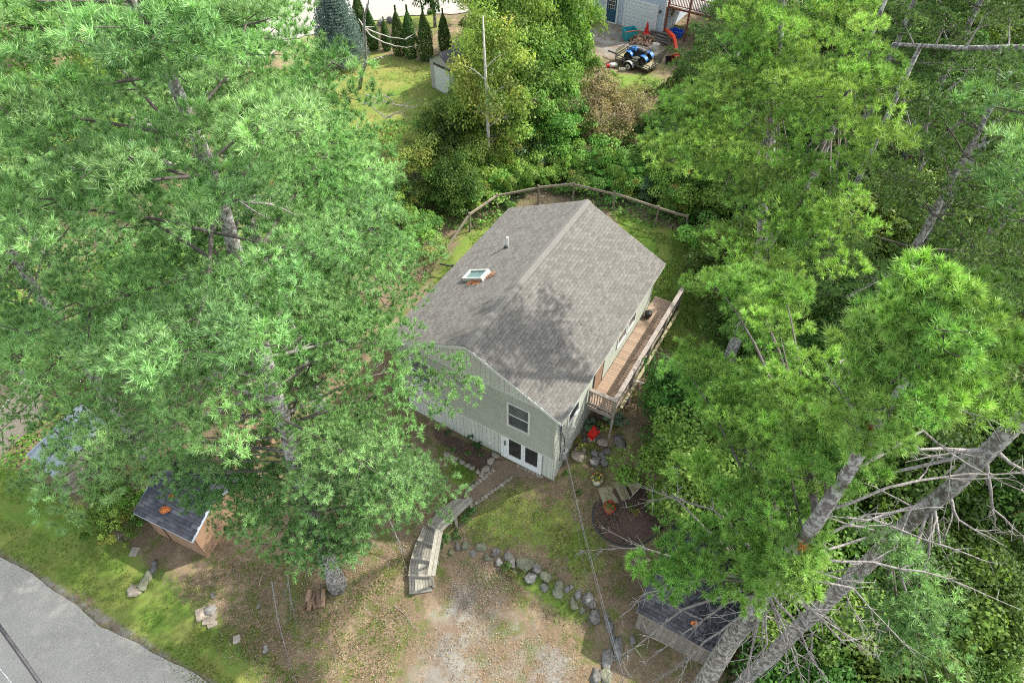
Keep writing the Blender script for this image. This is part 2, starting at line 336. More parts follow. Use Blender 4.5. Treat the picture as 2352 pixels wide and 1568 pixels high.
def ground_mat():
    m, nt, b = new_mat('yard_ground')
    at_ = lambda n: node(nt, 'ShaderNodeAttribute', attribute_name=n).outputs['Fac']
    n1 = noise(nt, 1.1, 6, .65); n2 = noise(nt, 6, 6, .7); n3 = noise(nt, 38, 4, .7); n4 = noise(nt, .35, 3, .5)
    soil = mixc(nt, ramp(nt, n2, .35, .65), (.205, .152, .094), (.145, .108, .068))
    soil = mixc(nt, ramp(nt, n1, .5, .72), soil, (.32, .24, .15))
    soil = mixc(nt, math_(nt, 'MULTIPLY', ramp(nt, noise(nt, 17, 5, .75), .54, .64), .7), soil, (.085, .058, .036))
    soil = mixc(nt, math_(nt, 'MULTIPLY', ramp(nt, n3, .54, .66), .75), soil, (.33, .26, .175))
    soil = mixc(nt, math_(nt, 'MULTIPLY', ramp(nt, noise(nt, 1.5, 7, .7), .48, .60), .8), soil, (.095, .13, .026))
    green = mixc(nt, ramp(nt, n2, .3, .7), (.095, .18, .024), (.145, .225, .042))
    green = mixc(nt, ramp(nt, n1, .45, .75), green, (.20, .20, .06))
    dryg = mixc(nt, ramp(nt, n2, .35, .65), (.30, .26, .09), (.21, .21, .055))
    green = mixc(nt, math_(nt, 'MULTIPLY', at_('dry'), ramp(nt, noise(nt, .7, 6, .65), .36, .62)), green, dryg)
    soil = mixc(nt, math_(nt, 'MULTIPLY', at_('dry'), ramp(nt, n1, .4, .65)), soil, (.36, .28, .15))
    gm = ramp(nt, math_(nt, 'ADD', at_('grass'), math_(nt, 'MULTIPLY', math_(nt, 'SUBTRACT', math_(nt, 'ADD', math_(nt, 'MULTIPLY', n1, .6), math_(nt, 'MULTIPLY', n2, .4)), .5), 1.9)), .38, .66)
    c = mixc(nt, gm, soil, green)
    grav = mixc(nt, ramp(nt, n3, .38, .62), (.145, .125, .098), (.24, .22, .185))
    grav = mixc(nt, ramp(nt, noise(nt, .9, 5, .6), .42, .66), grav, (.28, .265, .225))
    grav = mixc(nt, math_(nt, 'MULTIPLY', ramp(nt, noise(nt, 1.6, 6, .6), .48, .62), .8), grav, (.17, .115, .07))
    vm = math_(nt, 'ADD', at_('gravel'), math_(nt, 'MULTIPLY', math_(nt, 'SUBTRACT', math_(nt, 'ADD', math_(nt, 'MULTIPLY', n1, .5), math_(nt, 'MULTIPLY', n2, .5)), .5), 1.5))
    c = mixc(nt, ramp(nt, vm, .4, .72), c, grav)
    nt.links.new(c, b.inputs['Base Color']); b.inputs['Roughness'].default_value = .95; b.inputs['Specular IOR Level'].default_value = .1
    bump(nt, b, math_(nt, 'ADD', n3, math_(nt, 'MULTIPLY', n2, .8)), .8, .03)
    return m
tag(finish(gme, 'ground', ground_mat()), kind='structure')

def drape(name, poly, m, lift, step=.12, jit=.05, kind='structure'):
    """a sheet that follows the ground inside a polygon of ground points, with a ragged edge"""
    P = np.array([(p.x, p.y) for p in poly]); lo, hi = P.min(0), P.max(0)
    xs = np.arange(lo[0], hi[0]+step, step); ys = np.arange(lo[1], hi[1]+step, step); X, Y = np.meshgrid(xs, ys); X, Y = X.ravel(), Y.ravel()
    jx = X + jit*np.sin(9*Y+3*X) + jit*np.sin(23*X+17*Y); jy = Y + jit*np.sin(8*X-5*Y)
    I = np.zeros(len(X), bool)
    for i in range(len(P)):
        a, b = P[i], P[(i+1) % len(P)]
        I ^= ((a[1] > jy) != (b[1] > jy)) & (jx < (b[0]-a[0])*(jy-a[1])/(b[1]-a[1]+1e-12)+a[0])
    zz = np.concatenate([hgt(X[i:i+20000], Y[i:i+20000]) for i in range(0, len(X), 20000)])
    zz = zz + .025*np.sin(X*2.1+1.3*np.sin(Y*1.7))*np.sin(Y*2.6+X*.7) + lift
    idx = np.arange(len(X)).reshape(len(ys), len(xs)); F = np.stack([idx[:-1, :-1], idx[:-1, 1:], idx[1:, 1:], idx[1:, :-1]], -1).reshape(-1, 4)
    F = F[I[F].all(1)]; used, inv = np.unique(F, return_inverse=True)
    me = np_mesh(name, np.stack([X, Y, zz], 1)[used], inv.reshape(-1, 4)); me.polygons.foreach_set('use_smooth', [True]*len(F))
    return tag(finish(me, name, m), kind=kind)
def asphalt():
    m, nt, b = new_mat('old_asphalt')
    n1 = noise(nt, .8, 6, .65); n3 = noise(nt, 60, 3, .7)
    c = mixc(nt, ramp(nt, n1, .3, .7), (.285, .268, .222), (.37, .35, .292))
    c = mixc(nt, math_(nt, 'MULTIPLY', ramp(nt, n3, .5, .75), .5), c, (.40, .38, .34))
    c = mixc(nt, math_(nt, 'MULTIPLY', ramp(nt, noise(nt, 2.4, 6, .7), .58, .7), .55), c, (.46, .43, .36))
    vo = node(nt, 'ShaderNodeTexVoronoi', feature='DISTANCE_TO_EDGE'); vo.inputs['Scale'].default_value = .42
    wv = node(nt, 'ShaderNodeVectorMath', operation='ADD'); gp = node(nt, 'ShaderNodeNewGeometry').outputs['Position']
    ns = node(nt, 'ShaderNodeTexNoise'); ns.inputs['Scale'].default_value = 1.7; ns.inputs['Detail'].default_value = 6; nt.links.new(gp, ns.inputs['Vector'])
    nt.links.new(gp, wv.inputs[0]); nt.links.new(ns.outputs['Color'], wv.inputs[1]); nt.links.new(wv.outputs[0], vo.inputs['Vector'])
    crack = math_(nt, 'SUBTRACT', 1.0, ramp(nt, vo.outputs['Distance'], .002, .008))
    c = mixc(nt, math_(nt, 'MULTIPLY', crack, math_(nt, 'MULTIPLY', ramp(nt, noise(nt, .5, 3, .5), .5, .65), .4)), c, (.06, .055, .05))
    nt.links.new(c, b.inputs['Base Color']); b.inputs['Roughness'].default_value = .93; bump(nt, b, n3, .5, .01); return m
M['asphalt'] = asphalt()
M['mulch'] = mat('bark_mulch', (.13, .085, .064), (.07, .046, .036), 26, .95, 1, 45)
M['sand'] = mat('bare_sand', (.46, .37, .27), (.34, .27, .19), 3, .95, .5, 60)
M['palegravel'] = mat('pale_gravel', (.36, .335, .29), (.28, .26, .225), 4, .95, .5, 60)
M['pathdirt'] = mat('packed_path', (.27, .20, .135), (.20, .145, .095), 8, .95, .6, 60)
ra, rb = Vector((-20.47, 12.07, 0)), Vector((-10.87, 7.32, 0)); rd = (rb-ra).normalized(); rn = Vector((rd.y, -rd.x, 0))
def strip(name, left, right, m, lift, nacross, step=.12, jit=.12):
    """a ribbon between two ground lines, its edges wandering a little"""
    def res(L):
        L = [np.array((p.x, p.y)) for p in L]; d = [0]
        for a, b in zip(L, L[1:]): d.append(d[-1]+np.linalg.norm(b-a))
        return L, np.array(d)
    A, da = res(left); B, db = res(right); n = int(max(da[-1], db[-1])/step); u = np.linspace(0, 1, n)
    ip = lambda L, d: np.stack([np.interp(u*d[-1], d, [p[k] for p in L]) for k in (0, 1)], 1)
    PA, PB = ip(A, da), ip(B, db); nn = unit(PB-PA); s_ = u*da[-1]
    wob = jit*(np.sin(s_*.83)+.5*np.sin(s_*2.17+1.3)+.25*np.interp(s_, np.arange(0, s_[-1]+1, .31), rng.normal(size=len(np.arange(0, s_[-1]+1, .31))))); PA = PA+nn*wob[:, None]; PB = PB+nn*np.roll(wob, 40)[:, None]
    f = np.linspace(0, 1, nacross)[None, :, None]; P = (PA[:, None]*(1-f)+PB[:, None]*f).reshape(-1, 2)
    zz = np.concatenate([hgt(P[i:i+20000, 0], P[i:i+20000, 1]) for i in range(0, len(P), 20000)])+.025*np.sin(P[:, 0]*2.1+1.3*np.sin(P[:, 1]*1.7))*np.sin(P[:, 1]*2.6+P[:, 0]*.7)+lift
    idx = np.arange(len(P)).reshape(n, nacross); F = np.stack([idx[:-1, :-1], idx[1:, :-1], idx[1:, 1:], idx[:-1, 1:]], -1).reshape(-1, 4)
    me = np_mesh(name, np.concatenate([P, zz[:, None]], 1), F[:, ::-1]); me.polygons.foreach_set('use_smooth', [True]*len(F))
    return tag(finish(me, name, m), kind='structure')
strip('road', [ra-rd*26, ra, ra+rd*5+rn*.12, rb, rb+rd*12], [ra-rd*26+rn*7.5, rb+rd*12+rn*7.5], M['asphalt'], .045, 34, .14, .07)
strip('gravel_driveway', GP((180, 470), (420, 270), (640, 112), (700, 86), (860, 48), (1040, 30), (1200, 25)), GP((40, 430), (300, 200), (500, 60), (640, 5), (780, -25), (1040, -40), (1200, -40)), M['palegravel'], .06, 20, .3, .2)
drape('sand_patch', GP((2270, 1500), (2330, 1420), (2420, 1440), (2450, 1640), (2240, 1640)), M['sand'], .04, .12)
drape('garden_path', GP((1128, 1060), (1160, 1053), (1255, 1090), (1245, 1105), (1180, 1095), (1090, 1158), (1058, 1140)), M['pathdirt'], .02, .08, .02)
drape('flower_bed', GP((985, 975), (1010, 985), (1080, 1020), (1140, 1045), (1135, 1060), (1112, 1090), (1085, 1075), (1040, 1040), (1000, 1010)), M['mulch'], .03, .08, .02)

# ------------------------------------------------------------------ shingled roofs (shared)
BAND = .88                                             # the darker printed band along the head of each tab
def shingle_meshes(cols, expo, wid, thick, key):
    out = []
    for i, c in enumerate(cols):
        b = MB(); e = expo+.025; h = wid/2-.004
        b.add([(0, -h, .002), (e, -h, .002), (e, h, .002), (0, h, .002), (0, -h, .004), (e, -h, thick), (e, h, thick), (0, h, .004)],
              ((4, 5, 6, 7), (0, 1, 5, 4), (1, 2, 6, 5), (2, 3, 7, 6)), c)
        k = .025+.38*expo; zk = .004+(thick-.004)*k/e; b.v += [(k, -h, zk), (k, h, zk)]; b.f[0] = (8, 5, 6, 9); b.f.append((4, 8, 9, 7)); b.f[1] = (0, 1, 5, 8, 4); b.f[3] = (2, 3, 7, 9, 6)
        me = bpy.data.meshes.new('shingle'); me.from_pydata(b.v, [], b.f)
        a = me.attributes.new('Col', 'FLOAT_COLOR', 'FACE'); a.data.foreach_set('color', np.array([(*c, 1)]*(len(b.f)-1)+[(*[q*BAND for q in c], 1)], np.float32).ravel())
        me.materials.append(M[key]); out.append(me)
    return out
def shingle_slope(roof, origin, rot, length, run, cols, expo, wid, thick, key, n_parts, near_last=True, skip=None):
    """tabs from the ridge (local x=0) down to the eave (local x=length); run along local y from 0"""
    mtx = Matrix.Translation(origin) @ rot
    metas = shingle_meshes(cols, expo, wid, thick, key); spots = []
    nc = int(length/expo)
    for c in range(nc):
        off = (c % 2)*wid*.5 + random.uniform(-.03, .03); k = 0; y = -off
        while y < run-.01:
            a, b = max(y, 0), min(y+wid, run); y += wid
            if b-a < .05: continue
            x0 = length-(c+1)*expo-.012
            if skip and skip(x0, (a+b)/2): continue
            spots.append((x0, (a+b)/2, (b-a)/wid, c))
    world = XF[roof.name]
    camp = Vector((0, 0, CAMH))
    spots.sort(key=lambda s: (world @ (mtx @ Vector((s[0], s[1], 0)))-camp).length)
    rest = MB(); loc_q = mtx.to_euler()
    for i, (x, y, sc, c) in enumerate(spots):
        k = random.randrange(len(metas)); lift = random.uniform(0, .003)
        if i < n_parts and sc > .6:
            o = bpy.data.objects.new('shingle', metas[k]); COL.objects.link(o); o.parent = roof
            o.location = mtx @ Vector((x, y, lift)); o.rotation_euler = loc_q; o.scale = (1, sc, 1)
        else:
            h = wid*sc/2-.004; e = expo+.025; t = thick
            vs = [(x, y-h, .002), (x+e, y-h, .002), (x+e, y+h, .002), (x, y+h, .002), (x, y-h, .004+lift), (x+e, y-h, t+lift), (x+e, y+h, t+lift), (x, y+h, .004+lift)]
            kk = .025+.38*expo; zk = .004+lift+(t-.004)*kk/e; vs += [(x+kk, y-h, zk), (x+kk, y+h, zk)]
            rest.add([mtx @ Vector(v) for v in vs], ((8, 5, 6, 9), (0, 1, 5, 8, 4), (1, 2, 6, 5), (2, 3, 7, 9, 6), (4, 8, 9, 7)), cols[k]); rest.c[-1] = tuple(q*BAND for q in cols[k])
    if rest.v:
        o = rest.build('shingles', M[key], roof); tag(o, kind='stuff')

# ------------------------------------------------------------------ the house
house = empty('house', (CX, CY, 0), -YAW, 'sage green gabled house with grey shingle roof in the middle of the yard', 'house')
SL = (ZR-ZE)/(HW/2+OV)                                 # roof slope
TH = math.atan(SL)
ZW = ZE + OV*SL - .05                                  # top of the side walls
ZB = 2.0                                               # underside of the overhanging storey
b = MB()
b.box((-HW, 0, ZB), (0, HL, ZW-.02))
b.add([(-HW, 0, ZW-.02), (0, 0, ZW-.02), (-HW/2, 0, ZR-.14), (-HW, HL, ZW-.02), (0, HL, ZW-.02), (-HW/2, HL, ZR-.14)], ((0, 1, 2), (5, 4, 3), (0, 2, 5, 3), (1, 4, 5, 2)))
b.build('wall', M['siding'], house)
b = MB(); b.box((-HW+.02, .3, -.8), (-.02, HL-.02, ZB)); b.build('basement_wall', M['panel'], house)
# lap siding, one board per course
nb = 27; dz = (ZW-.06-ZB)/nb
def lap(x0, x1, d, z, up=False):
    return MB().add([(x0, 0, z), (x1, 0, z), (x1, 0, z+d), (x0, 0, z+d), (x0, -.03, z), (x1, -.03, z), (x1, -.004, z+d), (x0, -.004, z+d)],
                    ((4, 5, 6, 7), (0, 1, 5, 4), (0, 4, 7, 3), (1, 2, 6, 5), (3, 7, 6, 2)))
lapm = lap(-HW+.09, -.09, dz-.013, 0); lm = bpy.data.meshes.new('siding_board'); lm.from_pydata(lapm.v, [], lapm.f); lm.materials.append(M['siding'])
sm_ = lap(.09, HL-.09, dz-.013, 0); ls = bpy.data.meshes.new('siding_board'); ls.from_pydata(sm_.v, [], sm_.f); ls.materials.append(M['siding'])
for i in range(nb):
    o = bpy.data.objects.new('siding_board', lm); COL.objects.link(o); o.parent = house; o.location = (0, -.001, ZB+i*dz)
    o = bpy.data.objects.new('siding_board', ls); COL.objects.link(o); o.parent = house; o.location = (.001, 0, ZB+i*dz); o.rotation_euler = (0, 0, math.pi/2)
# vertical boards in the gable peak
gb = .2; xg = -HW+.12
while xg < -.15:
    x1 = min(xg+gb-.012, -.12); top = lambda x: ZW-.05+(HW/2-abs(x+HW/2))*SL-.06
    if top(xg) > ZW+.03 or top(x1) > ZW+.03:
        z0 = ZW-.04
        ys = (-.022, 0); q = [(xg, z0), (x1, z0), (x1, max(top(x1), z0+.01)), (xg, max(top(xg), z0+.01))]
        MB().add([(x, ys[0], z) for x, z in q]+[(x, ys[1], z) for x, z in q], ((0, 1, 2, 3), (0, 4, 5, 1), (1, 5, 6, 2), (2, 6, 7, 3), (3, 7, 4, 0))).build('gable_board', M['panel'], house)
    xg += gb
# grooved vertical panels of the basement front
xb = -HW+.05
while xb < -.1:
    x1 = min(xb+.19, -.05)
    if not (-2.50 < (xb+x1)/2 < -.52): MB().box((xb, .282, -.3), (x1-.012, .3, ZB)).build('wall_panel', M['panel'], house)
    xb += .19
MB().box((-HW, -.03, ZB-.05), (0.02, .05, ZB-.002)).build('skirt_board', M['trim'], house)
MB().box((-HW, -.032, ZW-.075), (0, -.022, ZW-.035)).build('band_board', M['trim'], house)
for x in (-HW-.012, -.088):
    MB().box((x, -.038, ZB), (x+.1, -.001, ZW-.08)).build('corner_board', M['siding'], house)
for y in (-.02, HL-.09):
    MB().box((0, y, ZB), (.038, y+.1, ZW-.03)).build('corner_board', M['siding'], house)
MB().box((-.022, .262, -.3), (.01, .33, ZB-.06)).build('corner_board', M['panel'], house)
def window(parent, x0, x1, z0, z1, yaxis=True, glass='glass', bar=True, nm='window'):
    """a sash window on the front wall (or, turned, on the right wall: x is then the distance along that wall)"""
    rot = (0, 0, 0) if yaxis else (0, 0, math.pi/2)
    o = bpy.data.objects.new(nm, None)
    fr = MB(); t = .075
    fr.box((x0-t, -.06, z1), (x1+t, -.005, z1+t)); fr.box((x0-t, -.075, z0-t), (x1+t, -.005, z0)); fr.box((x0-t, -.06, z0), (x0, -.005, z1)); fr.box((x1, -.06, z0), (x1+t, -.005, z1))
    f = fr.build(nm, M['trim'], parent); f.rotation_euler = rot
    if bar: MB().box((x0, -.046, (z0+z1)/2-.025), (x1, -.02, (z0+z1)/2+.025)).build('sash', M['trim'], f)
    zs = ((z0, (z0+z1)/2-.026), ((z0+z1)/2+.026, z1)) if bar else ((z0, z1),)
    for i, (a, c) in enumerate(zs): MB().box((x0+.003, -.036+.008*i, a+.003), (x1-.003, -.026+.008*i, c-.003)).build('pane', M[glass], f)
    bpy.data.objects.remove(o); return f
window(house, -1.93, -1.08, 2.98, 4.3)
window(house, -6.38, -5.55, 2.98, 4.3)
for y0, y1, z0, z1 in ((1.15, 2.0, 2.85, 4.1), (5.7, 6.5, 2.95, 4.1), (6.75, 7.5, 2.95, 4.1)): window(house, y0, y1, z0, z1, False)
# patio door under the overhang
pd = MB(); pd.box((-2.46, .21, 0.03), (-.56, .295, .12)); pd.box((-2.46, .22, .12), (-2.36, .295, ZB)); pd.box((-.66, .22, .12), (-.56, .295, ZB))
pd = pd.build('patio_door', M['white'], house)
for x0, x1, yy in ((-2.355, -1.42, .235), (-1.425, -.665, .255)):
    s_ = .15 if x0 < -2 else .09
    f = MB().box((x0, yy, .12), (x1, yy+.04, .36)).box((x0, yy, .36), (x0+s_+.12*(x0 < -2), yy+.04, ZB)).box((x1-.1, yy, .36), (x1, yy+.04, ZB)).build('door_leaf', M['white'], pd)
    MB().box((x0+s_+.12*(x0 < -2)+.002, yy+.012, .362), (x1-.102, yy+.028, ZB)).build('pane', M['glass_dark'], pd)
MB().box((-2.28, .19, .95), (-2.24, .235, 1.25)).build('handle', M['black'], pd)
MB().box((-.56, .30, .0), (-.40, .31, ZB)).build('door_casing', M['white'], house)
MB().box((-3.05, .24, .42), (-2.97, .282, .55)).build('outlet', M['white'], house)
# roof
rb_ = MB(); g_ = .15
y0, y1 = -g_, HL+g_
for sgn in (1, -1):
    xe = OV if sgn > 0 else -HW-OV; xr = -HW/2
    rb_.add([(xr, y0, ZR-.03), (xr, y1, ZR-.03), (xe, y1, ZE-.03), (xe, y0, ZE-.03), (xr, y0, ZR-.13), (xr, y1, ZR-.13), (xe, y1, ZE-.13), (xe, y0, ZE-.13)],
            ((0, 1, 2, 3) if sgn < 0 else (3, 2, 1, 0), (4, 5, 6, 7) if sgn > 0 else (7, 6, 5, 4), (0, 3, 7, 4), (1, 5, 6, 2), (3, 2, 6, 7)))
roof = rb_.build('roof', M['trim'], house)
SLEN = math.hypot(HW/2+OV, ZR-ZE)+.03
cols = [(.166, .157, .138), (.15, .142, .124), (.134, .127, .111), (.18, .17, .149), (.16, .151, .132), (.143, .135, .118), (.171, .162, .142)]
sky_x0, sky_x1, sky_y0, sky_y1 = 1.98, 2.95, 3.85, 4.5
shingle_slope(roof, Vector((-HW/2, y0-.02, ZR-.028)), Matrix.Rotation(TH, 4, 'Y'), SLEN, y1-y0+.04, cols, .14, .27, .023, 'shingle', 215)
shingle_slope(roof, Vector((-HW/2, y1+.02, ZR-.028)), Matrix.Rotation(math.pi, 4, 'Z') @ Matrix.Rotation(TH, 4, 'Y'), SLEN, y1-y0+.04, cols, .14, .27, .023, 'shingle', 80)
rv = MB(); a_ = .19
rv.add([(-HW/2, y0-.03, ZR+.03), (-HW/2, y1+.03, ZR+.03), (-HW/2+a_, y1+.03, ZR+.03-a_*SL), (-HW/2+a_, y0-.03, ZR+.03-a_*SL), (-HW/2-a_, y1+.03, ZR+.03-a_*SL), (-HW/2-a_, y0-.03, ZR+.03-a_*SL),
        (-HW/2+a_, y1+.03, ZR-.01-a_*SL), (-HW/2+a_, y0-.03, ZR-.01-a_*SL), (-HW/2-a_, y1+.03, ZR-.01-a_*SL), (-HW/2-a_, y0-.03, ZR-.01-a_*SL)],
       ((0, 3, 2, 1), (0, 1, 4, 5), (3, 7, 6, 2), (5, 4, 8, 9), (0, 5, 9, 7, 3), (1, 2, 6, 8, 4)))
M['ridgecap'] = mat('ridge_cap_felt', (.168, .159, .139), (.147, .139, .121), 4, .92, .5, 200, vary=0)
rv.build('ridge_vent', M['ridgecap'], roof)
for sgn in (1, -1):                                    # rake boards and fascia
    for yy in (y0-.035, y1+.012):
        xe = OV if sgn > 0 else -HW-OV
        MB().add([(-HW/2, yy, ZR-.03), (xe, yy, ZE-.03), (xe, yy, ZE-.17), (-HW/2, yy, ZR-.17), (-HW/2, yy+.023, ZR-.03), (xe, yy+.023, ZE-.03), (xe, yy+.023, ZE-.17), (-HW/2, yy+.023, ZR-.17)],
                 ((0, 1, 2, 3), (7, 6, 5, 4), (0, 4, 5, 1), (1, 5, 6, 2), (2, 6, 7, 3))).build('rake_board', M['trim'], house)
    xe = OV+.002 if sgn > 0 else -HW-OV-.024
    MB().box((xe, y0, ZE-.17), (xe+.022, y1, ZE-.028)).build('fascia', M['trim'], house)
    MB().box((min(0, OV)+.03 if sgn > 0 else -HW-OV, y0+.01, ZE-.16), (OV if sgn > 0 else -HW-.03, y1-.01, ZE-.14)).build('soffit', M['trim'], house)
def slope_pt(u, v, up=0):                              # a point on the left roof slope: u from the right wall, v from the front
    return Vector((-u, v, ZR-(u-HW/2)*SL+up))
vp = slope_pt(5.64, 6.2)
p_ = MB().tube([vp-Vector((0, 0, .15)), vp+Vector((0, 0, .52))], .05, 12).build('vent_pipe', M['white'], house, smooth=False)
MB().tube([vp+Vector((0, 0, -.06)), vp+Vector((0, 0, .04)), vp+Vector((0, 0, .07))], [.15, .13, .06], 12).build('pipe_boot', M['black'], p_)
q = [slope_pt(5.33, 3.72), slope_pt(5.33, 4.33), slope_pt(6.28, 4.33), slope_pt(6.28, 3.72)]
nrm = Vector((-math.sin(TH), 0, math.cos(TH)))
sk = MB(); n_ = nrm*.16
cen = sum(q, Vector())/4
inn = [cen+(p-cen)*.84 for p in q]
sk.add([p-nrm*.02 for p in q]+[p+n_ for p in q]+[p+n_ for p in inn]+[p+nrm*.02 for p in inn],
       [(i, i+4, (i+1) % 4+4, (i+1) % 4) for i in range(4)]+[(i+4, i+8, (i+1) % 4+8, (i+1) % 4+4) for i in range(4)]+[(i+8, i+12, (i+1) % 4+12, (i+1) % 4+8) for i in range(4)])
sk = sk.build('skylight', M['trim'], house)
MB().add([p+nrm*.10 for p in inn], ((3, 2, 1, 0),)).build('pane', M['skyglass'], sk)
apr = [cen+(p-cen)*1.06 for p in q]
MB().add([apr[0]+nrm*.03, apr[3]+nrm*.03, q[3]+nrm*.02, q[0]+nrm*.02, apr[2]+nrm*.03, q[2]+nrm*.02], ((0, 1, 2, 3), (1, 4, 5, 2))).build('flashing', M['black'], sk)
# service entrance on the right wall
mb_ = MB().box((.005, .92, .75), (.16, 1.2, 1.2)).build('meter_box', M['graywall'], house)
MB().tube([(.1, 1.06, 1.0), (.235, 1.06, 1.0)], .085, 14).build('meter', M['glass'], mb_)
MB().tube([(.06, .6, 1.1), (.06, .55, 2.6), (.08, .3, 4.3)], .022, 8).tube([(.06, 1.0, 1.2), (.06, .9, 2.2), (.07, .5, 3.2), (.08, .35, 4.25)], .02, 8).tube([(.05, 1.06, .75), (.05, 1.06, -.1)], .025, 8).build('conduit', M['wire'], house)
# brown side door beside the deck
dr = MB().box((.03, 3.42, 2.24), (.055, 4.2, 4.15)).build('side_door', M['brownwood'], house)
MB().box((.03, 3.36, 2.24), (.065, 3.42, 4.2)).box((.03, 4.2, 2.24), (.065, 4.26, 4.2)).box((.03, 3.42, 4.15), (.065, 4.2, 4.2)).build('door_frame', M['black'], dr)

rl_ = MB(); rs_ = random.Random(5)
for _ in range(650):
    v = rs_.random()**1.6*HL; left = rs_.random() < .5; u = (HW/2+.2+rs_.random()**.6*3.5) if left else (HW/2-.2-rs_.random()**.6*3.5)
    z = ZR-abs(u-HW/2)*SL+.012; a = rs_.uniform(0, 6.28); L = rs_.uniform(.03, .09); dx, dy = math.cos(a)*L, math.sin(a)*L; dzz = (1 if left else -1)*dx*SL
    rl_.tube([(-u, v, z), (-u+dx, v+dy, z+dzz)], .005, 3, False)
tag(rl_.build('needle_litter', M['log'], roof), kind='stuff')
# a white unit in the left window
ac = empty('air_conditioner', hw(-5.98, -.25, 2.86), -YAW, 'white box air conditioner hanging out of the gable window beside the pine', 'air conditioner')
MB().box((-.27, -.28, 0), (.27, .2, .38)).build('casing', M['white'], ac)
for i in range(6): MB().box((-.24, -.292, .05+i*.05), (.24, -.281, .075+i*.05)).build('grille_slat', M['graywall'], ac)
MB().box((-.25, -.2, .381), (.25, .1, .386)).build('top_panel', M['offwhite'], ac)

# ------------------------------------------------------------------ side deck
DZ = 2.2; DW = 1.14; DY0, DY1 = 2.95, 10.2
deck = empty('deck', hw(.02, DY0, 0), -YAW, 'long narrow wooden deck with baluster railing along the bright side wall', 'deck')
def dl(X, Y, z): return (X-.02, Y-DY0, z)              # house coordinates to deck coordinates
nbd = 51; st = (DY1-DY0)/nbd
bm_ = MB().box((.03, 0, -.03), (DW-.02, st-.008, 0)); dme = bpy.data.meshes.new('deck_board'); dme.from_pydata(bm_.v, [], bm_.f); dme.materials.append(M['deckwood'])
for i in range(nbd):
    o = bpy.data.objects.new('deck_board', dme); COL.objects.link(o); o.parent = deck; o.location = (0, i*st, DZ+random.uniform(-.002, .002))
for a, c in ((dl(DW-.0, DY0-.04, DZ-.13), dl(DW-.0, DY1, DZ-.13)), (dl(.06, DY0-.06, DZ-.13), dl(DW+.02, DY0-.06, DZ-.13)), (dl(.3, DY0, DZ-.15), dl(.3, DY1, DZ-.15))):
    MB().beam(a, c, .045, .2).build('joist', M['railwood'], deck)
posts = [DY0, 4.8, 6.6, 8.4, DY1-.05]
for y in posts:
    g = hz(*hw(DW+.02, y)[:2])
    MB().box((DW+.012, y-DY0-.045, g-.2), (DW+.10, y-DY0+.045, DZ+.94)).build('post', M['railwood'], deck)
MB().box((.05, -.06, DZ+.05), (.13, .02, DZ+.94)).build('post', M['railwood'], deck)
MB().box((DW-.06, -.12, DZ+.94), (DW+.12, DY1-DY0+.1, DZ+.98)).build('cap_rail', M['railwood'], deck)
MB().box((.03, -.11, DZ+.941), (DW-.062, .05, DZ+.98)).build('cap_rail', M['railwood'], deck)
for z in (.08, .84):
    MB().box((DW-.005, -.02, DZ+z), (DW+.035, DY1-DY0, DZ+z+.08)).build('rail', M['railwood'], deck)
    MB().box((.14, -.055, DZ+z), (DW-.01, -.015, DZ+z+.08)).build('rail', M['railwood'], deck)
bb = MB().box((-.018, -.018, 0), (.018, .018, .82)); bme = bpy.data.meshes.new('baluster'); bme.from_pydata(bb.v, [], bb.f); bme.materials.append(M['railwood'])
y = .12
while y < DY1-DY0-.05:
    o = bpy.data.objects.new('baluster', bme); COL.objects.link(o); o.parent = deck; o.location = (DW-.025, y, DZ+.06); y += .125
x = .2
while x < DW-.05:
    o = bpy.data.objects.new('baluster', bme); COL.objects.link(o); o.parent = deck; o.location = (x, .004, DZ+.06); x += .11
# outer bench-like step along the rail's outside
for y0_, y1_ in ((.5, 6.9),):
    MB().beam((DW+.17, y0_, DZ-.05), (DW+.17, y1_, DZ-.05), .12, .04).build('outer_ledge', M['palewood'], deck)
pot = empty('deck_pot', hw(.28, 8.75, DZ+.005), 0, 'small dark pot against the wall at the far end of the deck', 'pot')
MB().tube([(0, 0, 0), (0, 0, .1), (0, 0, .26), (0, 0, .3)], [.1, .15, .17, .15], 14).build('bowl', M['black'], pot, smooth=True)
MB().tube([(.05, .02, .26), (.1, .05, .42), (.2, .05, .46)], [.03, .025, .02], 8).build('spout', M['offwhite'], pot)
cl0 = hw(DW+.1, 4.75, DZ+.3); cl1 = hw(DW+2.2, 5.0, DZ+.45)
cl = empty('clothes_pole', cl0, 0, 'pale slim pole sticking out sideways from the deck railing', 'pole')
MB().tube([cl0, cl1], [.028, .02], 8).build('pole', M['offwhite'], cl, False)
MB().tube([cl0+Vector((0, 0, .45)), cl0+(cl1-cl0)*.05], .02, 6).build('bracket', M['railwood'], cl, False)

